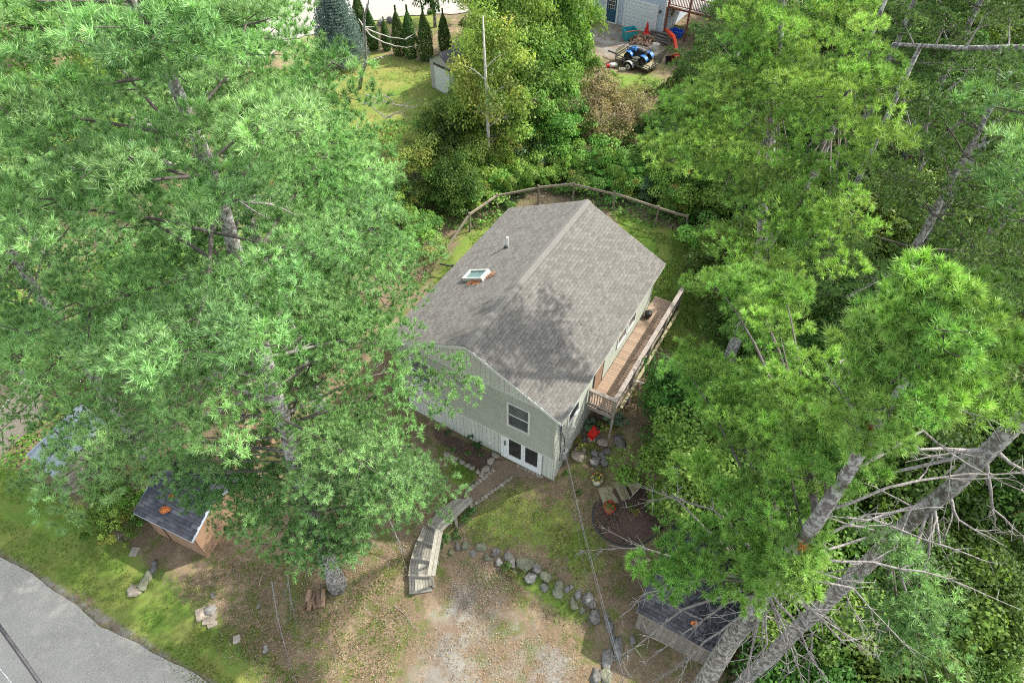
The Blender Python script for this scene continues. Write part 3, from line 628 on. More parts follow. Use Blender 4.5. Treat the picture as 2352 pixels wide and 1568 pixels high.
# ------------------------------------------------------------------ sheds
def shed(name, label, corner, rz, LX, DYY, hwall, slope, over, wallm, cols, expo, wid, n_parts, boards=True, mono=True, ridge_at=None, shm='shingle_dark'):
    """a shed with its front wall along local x from 0 to LX at y=0; the roof rises from the front eave to a ridge at y=ridge_at"""
    s = empty(name, corner, rz, label, 'shed')
    rg = ridge_at if ridge_at is not None else DYY
    zt = lambda y: hwall + (y if y <= rg else 2*rg-y)*slope
    v = []; prof = [(0, -.5), (DYY, -.5), (DYY, zt(DYY))]+([(rg, zt(rg))] if rg < DYY else [])+[(0, hwall)]
    for x in (0, LX): v += [(x, y, z) for y, z in prof]
    n = len(prof)
    MB().add(v, [tuple(range(n)), tuple(reversed(range(n, 2*n)))]+[(i, i+n, (i+1) % n+n, (i+1) % n) for i in range(n)]).build('wall', wallm, s)
    if boards:
        x = .0
        while x < LX-.02:
            x1 = min(x+boards, LX); MB().box((x+.004, -.022, -.45), (x1-.006, -.001, hwall-.03)).build('board', wallm, s); x = x1
        y = 0
        while y < DYY-.02:
            y1_ = min(y+boards, DYY); z0 = min(zt(y), zt(y1_))-.06
            for X in ((-.022, -.001), (LX+.001, LX+.022)): MB().box((X[0], y+.004, -.45), (X[1], y1_-.006, z0)).build('board', wallm, s)
            y = y1_
    th = math.atan(slope); rf = MB()
    def slab(ya, za, yb, zb):
        rf.add([(-over, ya, za+.03), (LX+over, ya, za+.03), (LX+over, yb, zb+.03), (-over, yb, zb+.03), (-over, ya, za-.05), (LX+over, ya, za-.05), (LX+over, yb, zb-.05), (-over, yb, zb-.05)],
               ((0, 1, 2, 3), (7, 6, 5, 4), (0, 4, 5, 1), (1, 5, 6, 2), (2, 6, 7, 3), (3, 7, 4, 0)))
    slab(-over, hwall-over*slope, rg, zt(rg))
    if rg < DYY: slab(DYY+over, zt(DYY)-over*slope, rg, zt(rg))
    roof = rf.build('roof', M['trim'] if shm != 'none' else M['metalroof'], s)
    if shm != 'none':
        Ls = (rg+over)/math.cos(th)
        # downslope is -y: turn x to -y
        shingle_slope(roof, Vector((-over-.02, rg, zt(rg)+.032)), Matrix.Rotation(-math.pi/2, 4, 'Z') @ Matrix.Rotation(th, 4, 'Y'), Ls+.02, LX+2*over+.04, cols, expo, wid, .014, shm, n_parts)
        if rg < DYY:
            Ls = (DYY-rg+over)/math.cos(th)
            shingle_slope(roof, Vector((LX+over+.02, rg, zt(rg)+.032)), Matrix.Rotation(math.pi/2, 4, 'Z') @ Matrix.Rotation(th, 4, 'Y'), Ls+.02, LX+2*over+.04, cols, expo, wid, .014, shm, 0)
    MB().beam((-over-.03, rg, zt(rg)+.05), (LX+over+.03, rg, zt(rg)+.05), .2, .035).build('ridge_cap', M['wire'], s)
    return s, roof, zt
dark = [(.045, .048, .06), (.06, .064, .078), (.036, .04, .05), (.078, .082, .095), (.052, .056, .068)]
# brown shed under the left pine
a_, b_ = at(316, 1180, .75), at(441, 1242, .75)
rz = math.atan2(b_.y-a_.y, b_.x-a_.x); LX = (b_-a_).length-.15
shA, rfA, ztA = shed('garden_shed', 'tan plywood shed with dark blue shingles and orange pine straw on its roof', (a_.x+.05, a_.y+.15, -1.05), rz, LX, 2.6, 1.85, .42, .16, M['brownwood'], dark, .15, .30, 150, boards=.6, ridge_at=1.3)
for x in (.75,): MB().box((x, -.05, -.1), (x+.03, -.024, 1.75)).build('door_gap', M['black'], shA)
MB().box((-.18, -.19, 1.70), (LX+.18, -.165, 1.80)).build('fascia', M['bluesiding'], shA)
for sg, ya, yb in ((1, -.18, 1.3), (1, 2.78, 1.3)):
    for X in (-.185, LX+.162):
        za = ztA(max(min(ya, 2.6), 0)) - .16*.42 - .02*.42
        MB().beam((X+.012, ya, za-.02), (X+.012, yb, ztA(1.3)-.01), .024, .10).build('rake_board', M['bluesiding'], shA)
# straw and a dropped sheet on that roof are its own things
def straw(name, label, base, n, rad, mt='rust', cat='pine straw', nrm=(0, 0, 1)):
    o = empty(name, base, 0, label, cat); bmm = MB(); N = Vector(nrm).normalized()
    for _ in range(n):
        t = random.uniform(0, 6.28); r_ = rad*math.sqrt(random.random()); p = Vector((r_*math.cos(t), .7*r_*math.sin(t), 0)); p.z = -(p.x*N.x+p.y*N.y)/N.z + random.uniform(.01, .07)
        d = Vector((random.uniform(-1, 1), random.uniform(-1, 1), random.uniform(-.15, .3))).normalized()*random.uniform(.05, .14)
        bmm.tube([p-d*.5, p+d*.5], .006, 3, False)
    bmm.build('needle_clump', M[mt], o); return o
pa = XF[shA.name] @ Vector((1.05, .35, ztA(.35)+.05))
straw('pine_straw', 'bright orange clump of fallen pine needles on the dark blue shed roof', pa, 170, .2)
pa = XF[shA.name] @ Vector((1.0, .85, ztA(.85)+.05))
straw('pine_straw', 'smaller orange patch of fallen needles near the shed ridge', pa, 40, .12)
# corrugated metal lean-to at the far left
a_, b_ = at(68, 1043, 1.0), at(128, 1093, 1.0)
rz = math.atan2(b_.y-a_.y, b_.x-a_.x)
shM = empty('lean_to', (a_.x, a_.y, -1.0), rz, 'low lean-to with corrugated metal roof half hidden under pine boughs', 'shed')
LM, DM = 1.75, 2.6
MB().box((.1, .2, -.4), (LM-.3, DM, 1.85)).build('wall', M['greywood'], shM)
cv, cf = [], []; nn = 84
for i in range(nn+1):
    x = LM*i/nn; z = .022*math.sin(2*math.pi*x/.083)
    cv += [(x, -.08, 1.98+z), (x, DM, 2.5+z)]
cf = [(2*i, 2*i+2, 2*i+3, 2*i+1) for i in range(nn)]
MB().add(cv, cf).build('roof', M['metalroof'], shM, smooth=True)
MB().box((-.02, -.1, 1.86), (LM+.02, -.085, 1.97)).build('fascia', M['graywall'], shM)
MB().beam((-.02, -.1, 2.0), (-.02, DM, 2.52), .1, .05).build('edge_trim', M['metalroof'], shM)
# grey board shed at the lower right
a_, b_ = at(1470, 1406, .95), at(1638, 1496, .95)
rz = math.atan2(b_.y-a_.y, b_.x-a_.x)
shB, rfB, ztB = shed('tool_shed', 'weathered grey board shed with black shingles below the leaning dead branches', (a_.x+.05, a_.y+.1, -.95), rz, 2.9, 3.3, 1.92, .32, .12, M['shedboard'], [(.018, .02, .025), (.025, .028, .034), (.014, .016, .02), (.034, .037, .044)], .145, .31, 300, boards=.185)
MB().box((-.14, -.15, 1.80), (3.04, -.125, 1.89)).build('fascia', M['shedboard'], shB)
pa = XF[shB.name] @ Vector((1.75, .35, ztB(.35)+.05))
straw('pine_straw', 'rusty tuft of dead needles lying on the black shed roof', pa, 45, .12)
# neighbours at the left edge
nl = empty('neighbour_house', at(-60, 560, 1), -.5, 'pale metal roofed building cut off by the left edge of the view', 'house')
MB().box((-3, 0, -1), (1.2, 5, 1.6)).build('wall', M['graywall'], nl)
cv = []; nn = 40
for i in range(nn+1):
    x = -3.2+4.6*i/nn; z = .03*math.sin(i*2.2); cv += [(x, -.3, 1.7+z), (x, 2.6, 2.6+z)]
MB().add(cv, [(2*i, 2*i+2, 2*i+3, 2*i+1) for i in range(nn)]).build('roof', M['metalroof'], nl)
nl2, rf2, _ = shed('cottage', 'low building with a reddish brown shingle roof behind bare branches at the left edge', at(-190, 950, .5)-Vector((0, 0, 2.0)), -.45, 3.6, 3.2, 2.2, .3, .2, M['greywood'], [(.14, .095, .08), (.115, .08, .068), (.165, .115, .095)], .15, .3, 0, boards=False, shm='shingle_dark')

sp_ = XF[house.name] @ (slope_pt(5.6, 3.62)+nrm*.02)
straw('pine_straw', 'rust coloured streak of needles below the skylight on the main roof', sp_, 90, .34, nrm=(XF[house.name].to_3x3() @ nrm))
sp_ = XF[house.name] @ (slope_pt(5.22, 4.05)+nrm*.02)
straw('pine_straw', 'rust coloured needles beside the skylight nearest the ridge', sp_, 70, .26, nrm=(XF[house.name].to_3x3() @ nrm))
# ------------------------------------------------------------------ timber stair with handrail
C2 = lambda x, y: (880.5+.3418*x, 842.2+.3418*y)
C4 = lambda x, y: (1301.6+.3653*x, 995.3+.3653*y)
C3 = lambda x, y: (.4142*x, 918.8+.4142*y)
stair = empty('timber_stair', at(960, 1340, -1.0), 0, 'curved flight of grey timber box steps with a handrail below the pine', 'stair')
treads = [((372, 958), (492, 882), (560, 888), (428, 1012)), ((292, 1056), (368, 972), (440, 1018), (362, 1094)), ((228, 1162), (272, 1064), (368, 1096), (346, 1200)),
          ((186, 1284), (220, 1172), (352, 1200), (338, 1306)), ((168, 1402), (180, 1294), (338, 1302), (318, 1408)), ((175, 1524), (170, 1408), (318, 1406), (328, 1505))]
tz = [-.02, -.2, -.38, -.56, -.74, -.90]
for tr, z in zip(treads, tz):
    A, B_, Cc, Dd = [at(*C2(*p), z) for p in tr]       # A outer-front, B outer-back, C inner-back, D inner-front
    bx = MB(); 
    qq = [A, Dd, Cc, B_]; lowz = -1.4
    side = MB(); cen = sum(qq, Vector())/4; qi = [cen+(p-cen)*.985 for p in qq]
    side.add([(p.x, p.y, lowz) for p in qi]+[(p.x, p.y, z-.035) for p in qi], [(i, (i+1) % 4, (i+1) % 4+4, i+4) for i in range(4)]+[(4, 5, 6, 7)])
    step = side.build('step', M['greywood'], stair, False)
    def quad(u0, u1, v0, v1):                          # u from A to D across, v from A to B along
        P = lambda u, v: (A*(1-u)+Dd*u)*(1-v)+(B_*(1-u)+Cc*u)*v
        return [P(u0, v0), P(u1, v0), P(u1, v1), P(u0, v1)]
    def board(u0, u1, v0, v1):
        k = quad(u0, u1, v0, v1); bz = random.uniform(-.003, .003)
        MB().add([(p.x, p.y, z-.034) for p in k]+[(p.x, p.y, z+bz) for p in k], [(4, 5, 6, 7), (0, 1, 5, 4), (1, 2, 6, 5), (2, 3, 7, 6), (3, 0, 4, 7)]).build('board', M['stairwood'], step, False)
    board(0, 1, 0, .15)
    board(0, .11, .165, 1)
    n = 7
    for i in range(n): board(.125+.875*i/n, .125+.875*(i+1)/n-.014, .165, 1)
r0, r1, r2 = at(*C2(588, 882), .85), at(*C2(376, 1090), .42), at(*C2(322, 1402), .02)
for p, q_ in ((r0, r1), (r1, r2)):
    d = (q_-p).normalized(); sd = Vector((d.y, -d.x, 0)).normalized()
    for k in (-.075, .075):
        MB().beam(p+sd*k, q_+sd*k, .14, .04).build('handrail', M['stairwood'], stair, False)
    MB().beam(p-Vector((0, 0, .10)), q_-Vector((0, 0, .10)), .04, .14).build('stringer', M['stairwood'], stair, False)
for p in (r0, (r0+r1)/2, r1, (r1+r2)/2, r2):
    MB().box((p.x-.045, p.y-.045, -1.3), (p.x+.045, p.y+.045, p.z-.02)).build('post', M['stairwood'], stair, False)
# three wide plank steps beside the mulch
ps = empty('plank_steps', G(*C2(1500, 860)), 0, 'three broad pale timber steps beside the round mulch bed', 'steps')
for i, tr in enumerate((((1440, 815), (1528, 792), (1584, 908), (1486, 932)), ((1545, 776), (1604, 758), (1664, 880), (1606, 896)), ((1628, 742), (1684, 724), (1736, 804), (1682, 856)))):
    z = hz(*G(*C2(1500, 860))[:2])+.10+.16*i
    k = [at(*C2(*p), z) for p in tr]; c_ = sum(k, Vector())/4
    n = 3
    for j in range(n):
        P = lambda u, v: (k[0]*(1-u)+k[1]*u)*(1-v)+(k[3]*(1-u)+k[2]*u)*v
        q4 = [P(j/n+.006, 0), P((j+1)/n-.012, 0), P((j+1)/n-.012, 1), P(j/n+.006, 1)]
        q4 = q4[::-1]
        MB().add([(p.x, p.y, z-.05) for p in q4]+[(p.x, p.y, z+random.uniform(-.004, .004)) for p in q4], [(4, 5, 6, 7), (0, 1, 5, 4), (1, 2, 6, 5), (2, 3, 7, 6), (3, 0, 4, 7)]).build('plank', M['palewood'], ps, False)
    q4 = [c_+(p-c_)*.93 for p in k][::-1]
    MB().add([(p.x, p.y, z-.8) for p in q4]+[(p.x, p.y, z-.052) for p in q4], [(4, 5, 6, 7), (0, 1, 5, 4), (1, 2, 6, 5), (2, 3, 7, 6), (3, 0, 4, 7)]).build('riser_box', M['greywood'], ps, False)

# ------------------------------------------------------------------ stones
def stone_mesh(seed):
    r_ = np.random.default_rng(seed); n, k = 10, 7; V = [(0, 0, -1)]; F = []
    ph = r_.uniform(0, 6.28, 6); am = r_.uniform(.08, .24, 6)
    for i in range(1, k):
        t = math.pi*i/k-math.pi/2
        for j in range(n):
            a = 2*math.pi*j/n; c, s_ = math.cos(t)**.65, math.sin(t)
            f = 1+am[0]*math.sin(a*2+ph[0])+am[1]*math.sin(a*3+ph[1])+am[2]*math.sin(3*t+ph[2])+am[3]*.6*math.sin(a*5+4*t+ph[3])+r_.uniform(-.09, .09)
            V.append((c*math.cos(a)*f, c*math.sin(a)*f, np.sign(s_)*abs(s_)**.8*(1+am[4]*math.sin(a*2+ph[4]))))
    V.append((0, 0, .96)); L = len(V)-1
    for j in range(n): F.append((0, 1+(j+1) % n, 1+j)); F.append((L, L-n+j, L-n+(j+1) % n))
    for i in range(k-2):
        for j in range(n): F.append((1+i*n+j, 1+i*n+(j+1) % n, 1+(i+1)*n+(j+1) % n, 1+(i+1)*n+j))
    return V, F
STM = {}
for key in ('rock', 'rock_tan', 'rock_mossy', 'paver'):
    STM[key] = []
    for s_ in range(6):
        V, F = stone_mesh(s_+11); me = bpy.data.meshes.new('stone'); me.from_pydata(V, [], F); me.materials.append(M[key]); me.polygons.foreach_set('use_smooth', [True]*len(F)); STM[key].append(me)
def stone(px, py, w, h=None, key='rock', parent=None, name='stone', zoff=0.0, hs=.62, zbase=None):
    """w, h: the stone's width across and depth up the frame, in view units; its base stands on the ground"""
    p = G(px, py); d = (p-Vector((0, 0, CAMH))).length; sx = w/FPX*d/2*.9; sy = (h or w*.8)/FPX*d/2/.85
    sz = min(sx, sy)*hs*random.uniform(.9, 1.15)
    o = bpy.data.objects.new(name, random.choice(STM[key])); COL.objects.link(o)
    g = hz(p.x, p.y) if zbase is None else zbase; loc = Vector((p.x, p.y, g+sz*.22+zoff))
    if parent is not None: o.parent = parent; loc = XF[parent.name].inverted() @ loc
    o.location = loc; o.scale = (sx, sy, sz); o.rotation_euler = (random.uniform(-.15, .15), random.uniform(-.15, .15), random.uniform(-.35, .35))
    return o
wallst = empty('boulder_wall', G(1250, 1320), 0, 'curving low retaining wall of grey fieldstones between lawn and gravel drive', 'stone wall')
for x, y, w, h in ((497, 1200, 40, 66), (552, 1196, 62, 52), (655, 1205, 88, 56), (760, 1242, 84, 40), (848, 1288, 72, 84), (780, 1316, 62, 44), (950, 1326, 104, 74), (1030, 1352, 66, 60), (880, 1390, 50, 50),
                   (990, 1422, 98, 62), (1095, 1408, 70, 62), (1082, 1480, 66, 42), (1182, 1460, 64, 76), (1176, 1522, 62, 60), (1236, 1492, 42, 44), (1310, 1530, 52, 54), (1385, 1556, 76, 60), (700, 1280, 60, 40), (600, 1250, 60, 36), (455, 1245, 40, 34)):
    stone(*C2(x, y), w*.3418, h*.3418, random.choice(('rock', 'rock', 'rock_mossy')), wallst)
for x, y, w, h in ((45, 1070, 52, 56), (175, 1156, 84, 70), (248, 1150, 44, 40), (268, 1206, 66, 56), (290, 1290, 42, 44), (326, 1346, 64, 96), (256, 1424, 56, 106), (288, 1408, 28, 34),
                   (185, 1528, 66, 84), (246, 1522, 60, 70), (30, 962, 34, 30), (100, 1110, 40, 36)):
    stone(*C4(x, y), w*.3653, h*.3653, random.choice(('rock', 'rock', 'rock_mossy')), wallst)
rg = empty('rock_garden', G(*C2(1420, 560)), 0, 'cluster of rounded fieldstones stepping down beside the house corner under the deck', 'rock garden')
for x, y, w, h in ((1310, 602, 84, 70), (1420, 582, 60, 52), (1472, 600, 66, 50), (1478, 505, 76, 60), (1586, 500, 96, 84), (1400, 490, 60, 46), (1352, 490, 44, 40), (1420, 640, 90, 56), (1482, 645, 60, 58), (1345, 556, 44, 40), (1505, 570, 66, 44), (1300, 560, 44, 36), (1440, 475, 40, 36)):
    stone(*C2(x, y), w*.3418, h*.3418, random.choice(('rock', 'rock_tan', 'rock')), rg)
ed = empty('bed_edging', G(*C2(560, 650)), 0, 'row of flat stones edging the dark mulch flower bed', 'edging')
for x, y, w in ((430, 588, 44), (478, 622, 46), (527, 642, 42), (566, 662, 38), (597, 682, 36), (634, 704, 36), (655, 726, 34), (692, 688, 66), (668, 712, 40), (722, 636, 56), (752, 596, 54)):
    stone(*C2(x, y), w*.3418, w*.28, 'paver', ed, hs=.5)
pe = empty('path_edging', G(*C2(700, 780)), 0, 'two lines of small blocks edging the brown path to the patio door', 'edging')
for (xa, ya), (xb_, yb_), n in (((736, 694), (568, 832), 9), ((860, 745), (604, 930), 13), ((905, 668), (1060, 735), 7)):
    for i in range(n):
        t = i/(n-1); stone(*C2(xa+(xb_-xa)*t, ya+(yb_-ya)*t), 34*.3418, 24*.3418, 'paver', pe, 'block', hs=.55)
LOOSE = [((415, 1302), C4, 52, 44, 'rock', 'single grey stone against the corner of the weathered board shed'), ((140, 1046), C4, 84, 72, 'rock', 'lone pale boulder at the bend of the fieldstone wall'),
         ((745, 1060), C3, 68, 48, 'rock_tan', 'smooth pale boulder nearest the road below the brown shed'), ((798, 1026), C3, 56, 48, 'rock_mossy', 'mossy stone second from the road in the short row'),
         ((820, 985), C3, 52, 50, 'rock_mossy', 'dull green stone in the middle of the short row below the shed'), ((848, 948), C3, 40, 44, 'rock', 'grey stone near the upper end of the short row'), ((860, 908), C3, 30, 34, 'rock', 'small grey stone at the upper end of the short row nearest the shed'),
         ((1170, 1163), C3, 48, 46, 'rock', 'rounded grey stone in the heap of flat pavers on the verge'), ((1475, 1380), C3, 38, 36, 'rock', 'small whitish stone alone in the brown yard left of the gravel'),
         ((1180, 1080), C3, 26, 26, 'rock', 'little grey rock in thin grass above the paver heap'), ((235, 412), C3, 70, 46, 'rock', 'broad grey rock at the foot of the metal lean-to'),
         ((350, 548), C3, 30, 34, 'rock', 'small rock in the grass below the lean-to'), ((1435, 1140), C3, 22, 26, 'rock', 'tiny pale rock in the litter beside the pine trunk'), ((375, 495), C3, 100, 50, 'rock_mossy', 'flat dark rock in the shade below the lean-to')]
for (x, y), cf_, w, h, key, lab in LOOSE:
    k = .3653 if cf_ is C4 else .4142
    tag(stone(*cf_(x, y), w*k, h*k, key, name='boulder'), lab, 'stone')
def slab(px, py, w, h, rz, lab, mtl='rock_tan', t=.06, name='paving_slab'):
    p = G(px, py); d = (p-Vector((0, 0, CAMH))).length; sx, sy = w/FPX*d/2, h/FPX*d/2/.85
    bmx = MB(); o = empty(name, p, rz, lab, 'paver')
    bmx.add([(-sx, -sy, -.02), (sx*.9, -sy, -.02), (sx, sy*.95, -.02), (-sx*.95, sy, -.02), (-sx*.97, -sy*.96, t), (sx*.86, -sy*.95, t), (sx*.95, sy*.9, t), (-sx*.9, sy*.95, t)],
            ((4, 5, 6, 7), (0, 1, 5, 4), (1, 2, 6, 5), (2, 3, 7, 6), (3, 0, 4, 7))).build('slab', M[mtl], o)
slab(*C3(748, 840), 16, 16, -.1, 'square pale paver lying on brown ground below the tan shed', 'paver')
slab(*C3(1165, 1208), 26, 22, .1, 'largest flat stone in the heap on the verge'); slab(*C3(1118, 1185), 22, 22, .5, 'tilted flat stone at the heap\'s far side from the road')
slab(*C3(1315, 1325), 15, 14, .3, 'small pale paver alone in the grass between paver heap and road', 'paver')
slab(*C3(1180, 1245), 20, 8, .5, 'thin broken slab at the front of the stone heap')

# ------------------------------------------------------------------ foliage
def needle_mesh(name, P, D, Ln, C, n=30, w=.0085, N=None):
    T = len(P); r_ = rng
    ax = unit(D); ref = np.where(np.abs(ax[:, 2:3]) < .9, np.array([[0, 0, 1.]]), np.array([[1., 0, 0]]))
    a = unit(np.cross(ax, ref)); b = np.cross(ax, a)
    ph = r_.uniform(0, 2*np.pi, (T, n)); th = np.radians(r_.uniform(10, 85, (T, n)))
    d = (ax[:, None]*np.cos(th)[..., None] + (a[:, None]*np.cos(ph)[..., None] + b[:, None]*np.sin(ph)[..., None])*np.sin(th)[..., None])
    d[..., 2] += .12; d /= np.linalg.norm(d, axis=2, keepdims=True)
    ln = Ln[:, None]*r_.uniform(.75, 1.1, (T, n))
    base = P[:, None] - ax[:, None]*(Ln[:, None]*r_.uniform(-.05, .55, (T, n)))[..., None]
    side = np.cross(d, r_.normal(size=(T, n, 3)) if N is None else unit(N)[:, None]+r_.normal(size=(T, n, 3))*.45); side /= np.maximum(np.linalg.norm(side, axis=2, keepdims=True), 1e-6)
    V = np.stack([base-side*w/2+d*ln[..., None]*.04, base+side*w/2+d*ln[..., None]*.04, base+d*ln[..., None]], 2).reshape(-1, 3)
    F = np.arange(len(V)).reshape(-1, 3)
    col = np.clip(np.repeat(C[:, None], n, 1)*r_.uniform(.8, 1.2, (T, n, 1)), 0, 1).reshape(-1, 3)
    return np_mesh(name, V, F, col)
def leaf_mesh(name, P, N, size, C, asp=.62):
    k = len(P); N = unit(N); t = unit(np.cross(N, rng.normal(size=(k, 3)))); b = np.cross(N, t); s = size[:, None]
    fold = N*s*.10
    V = np.stack([P-t*s*.5, P+b*s*asp*.5+fold, P+t*s*.55, P-b*s*asp*.5+fold], 1).reshape(-1, 3)
    return np_mesh(name, V, np.arange(len(V)).reshape(-1, 4), np.clip(C, 0, 1))

GREEN_PINE = np.array([(.19, .355, .11), (.225, .40, .135), (.13, .275, .075), (.31, .49, .19), (.195, .365, .135)])
LIME_PINE = np.array([(.24, .40, .075), (.29, .45, .09), (.175, .325, .06), (.36, .50, .12), (.205, .37, .08)])
def pine_bough(P0, P1, f0, width, arch, out, limbs, dens=1.0, r0=.05, tuft=.12, rc0=.42, ntuft=26, pal=None):
    """rounded clumps of needle tufts along a limb from P0 on the trunk to P1 and along its side shoots"""
    P0, P1 = np.array(P0, float), np.array(P1, float); L = np.linalg.norm(P1-P0)
    mid = (P0+P1)/2 + np.array([0, 0, arch*L]) + rng.normal(size=3)*.05*L
    def B(t): return (1-t)**2*P0 + 2*t*(1-t)*mid + t*t*P1
    ts = np.linspace(0, 1, 7); limbs.append(([B(t) for t in ts], [max(r0*(1-t)**.8, .008) for t in ts]))
    n = max(int(L*(1-f0)/(rc0*1.25)*dens), 2); bc = pal[rng.integers(0, len(pal))]
    def clump(c, rc):
        k = int(ntuft*(rc/rc0)**2*rng.uniform(.85, 1.15)); v = rng.normal(size=(k, 3)); v[:, 2] = np.where(v[:, 2] < -.25, -v[:, 2], v[:, 2]); v = unit(v)
        pos = c+v*rc*np.array([1.15, 1.15, .44])*rng.uniform(.6, 1.08, (k, 1)); td = v*.9+np.array([0, 0, .5])+rng.normal(size=(k, 3))*.22
        col = (bc*.55+pal[rng.integers(0, len(pal))]*.45)*rng.uniform(.62, 1.25); cc = col*rng.uniform(.82, 1.18, (k, 1))
        out.append(np.concatenate([pos, td, (tuft*rng.uniform(.8, 1.15, k))[:, None], v+np.array([0, 0, .35]), cc], 1))
    for i in range(n):
        t = f0+(1-f0)*(i+rng.uniform(.25, .9))/n; p = B(min(t, 1)); tg = B(min(t+.03, 1.03))-B(t-.03); tg /= np.linalg.norm(tg)+1e-9
        sd = np.array([tg[1], -tg[0], 0]); sd /= np.linalg.norm(sd)+1e-9; q = (t-f0)/(1-f0)
        wl = width*(.35+.65*math.sin(math.pi*min(.15+q*.8, 1)))
        clump(p+np.array([0, 0, .08]), rc0*rng.uniform(.75, 1.1)*(1-.25*q))
        for sg in (1, -1):
            d = rc0*rng.uniform(.95, 1.35)
            while d < wl*rng.uniform(.85, 1.15):
                c = p+sd*sg*d+tg*d*rng.uniform(.25, .75)+np.array([0, 0, .05-.22*(d/max(width, .5))**2+rng.normal()*.09])
                limbs.append(([p, (p+c)/2+np.array([0, 0, -.02]), c], [.016, .011, .006])); clump(c, rc0*rng.uniform(.62, 1.05)); d += rc0*rng.uniform(1.1, 1.6)
def auto_boughs(base, top, zb, Rmax, whorl=.85, per=5, prof=2.2, lean=.0, skip=None, seed=1):
    r_ = np.random.default_rng(seed); out = []; base, top = np.array(base, float), np.array(top, float)
    z = zb; az = r_.uniform(0, 6.28)
    while z < top[2]-.4:
        f = (z-zb)/(top[2]-zb); c = base+(top-base)*((z-base[2])/(top[2]-base[2]))
        for k in range(per):
            a = az+2*math.pi*k/per+r_.uniform(-.35, .35)
            L = Rmax*(1-f**prof)**.8*r_.uniform(.62, 1.08)*(.78+.22*min(f*4, 1))+.35
            el = -.10+.55*f**1.2+r_.uniform(-.10, .12)
            e = c+np.array([math.cos(a)*L*math.cos(el), math.sin(a)*L*math.cos(el), L*math.sin(el)])
            if skip is None or not skip(e): out.append((c, e))
        z += whorl*r_.uniform(.75, 1.2)*(1-.35*f); az += r_.uniform(.4, 1.0)
    return out
def taper_pts(pts, r0, r1, n=14):
    P = [Vector(p) for p in pts]; seg = [0]
    for i in range(1, len(P)): seg.append(seg[-1]+(P[i]-P[i-1]).length)
    out, rr = [], []
    for i in range(n+1):
        s = seg[-1]*i/n; k = max(j for j in range(len(P)-1) if seg[j] <= s+1e-9); t = (s-seg[k])/max(seg[k+1]-seg[k], 1e-6)
        out.append(P[k].lerp(P[k+1], min(t, 1))); f = i/n; rr.append(r1+(r0-r1)*(1-f)**.75 + (r0*.35*math.exp(-f*n*1.2) if i < 3 else 0))
    return out, rr
def pine_tree(label, trunk, r0, r1, boughs, pal, dead=(), dens=1.0, f0=.38, width=1.15, tuft=.145, needles=26, deadr=.03, group=None, arch=.05, nw=.017, rc=.44, ntuft=26):
    base = Vector(trunk[0]); o = empty('pine_tree', base, 0, label, 'tree', group)
    pts, rr = taper_pts(trunk, r0, r1, 18)
    pts = [p+Vector((math.sin(i*1.7)*.03, math.cos(i*2.3)*.03, 0)) for i, p in enumerate(pts)]
    MB().tube(pts, rr, 16).build('trunk', M['bark'], o, False, True)
    tufts, limbs = [], []
    for bg in boughs:
        a, e = bg[0], bg[1]; L = np.linalg.norm(np.array(e)-np.array(a)); kw = bg[2] if len(bg) > 2 else {}
        pine_bough(a, e, kw.get('f0', f0), kw.get('width', min(width, .25+L*.24)), kw.get('arch', arch), tufts, limbs, kw.get('dens', dens), r0=kw.get('r0', .012+.0075*L), tuft=kw.get('tuft', tuft), rc0=kw.get('rc', rc), ntuft=ntuft, pal=pal)
    T = np.concatenate(tufts); br = rng.random(len(T)) < .0004; T[br, 10:13] = (.34, .15, .05)
    loc = T[:, :3]-np.array(base)
    cm = needle_mesh('crown', loc, T[:, 3:6], T[:, 6], T[:, 10:13], needles, nw, T[:, 7:10]); finish(cm, 'crown', M['needle'], o)
    lb = MB()
    for p, r_ in limbs: lb.tube(p, r_, 5, False)
    tag(lb.build('limbs', M['limb'], o, False, True), kind='stuff')
    for d in dead:
        dead_branch(o, d, deadr)
    return o, len(T)
def dead_branch(o, pts, r=.03, twigs=True, m='deadwood'):
    p3 = [Vector(p) for p in pts]; P = []
    for i in range(len(p3)-1):
        for k in range(3): P.append(p3[i].lerp(p3[i+1], k/3)+Vector(rng.normal(size=3)*.012*(1 if (i or k) else 0)))
    P.append(p3[-1]); n = len(P); bmx = MB(); bmx.tube(P, [max(r*(1-i/(n-1))**.8, .006) for i in range(n)], 6, False)
    if twigs:
        L = sum((P[i+1]-P[i]).length for i in range(n-1))
        for i in range(int(L*7)):
            k = int(rng.integers(1, n)); q = P[k]; d = (P[k]-P[k-1]).normalized(); tw = (d*.8+Vector(rng.normal(size=3)*.7)).normalized()*float(rng.uniform(.08, .38))
            bmx.tube([q, q+tw*.55+Vector((0, 0, .01)), q+tw], [.007, .005, .003], 4, False)
        for f in range(2 if L > 1.3 else 0):
            k = int(rng.integers(n//4, max(n*3//4, n//4+1))); q = P[k]; d = (P[min(k+1, n-1)]-P[k-1]).normalized(); Lf = float(rng.uniform(.25, .5))*min(L, 2.4)
            fd = (d+Vector(rng.normal(size=3)*.38)).normalized(); Q = [q+fd*Lf*t+Vector(rng.normal(size=3)*.012) for t in (0, .3, .6, .85, 1)]; rr = max(r*(1-k/(n-1))**.8, .008)*.7
            bmx.tube(Q, [rr, rr*.8, rr*.6, rr*.4, .004], 5, False)
            for z in range(int(Lf*9)):
                a = Q[int(rng.integers(1, 5))]; tw = (fd*.8+Vector(rng.normal(size=3)*.7)).normalized()*float(rng.uniform(.06, .25)); bmx.tube([a, a+tw], [.006, .003], 4, False)
    return bmx.build('dead_branch', M[m], o, False, True)
BROAD = {}
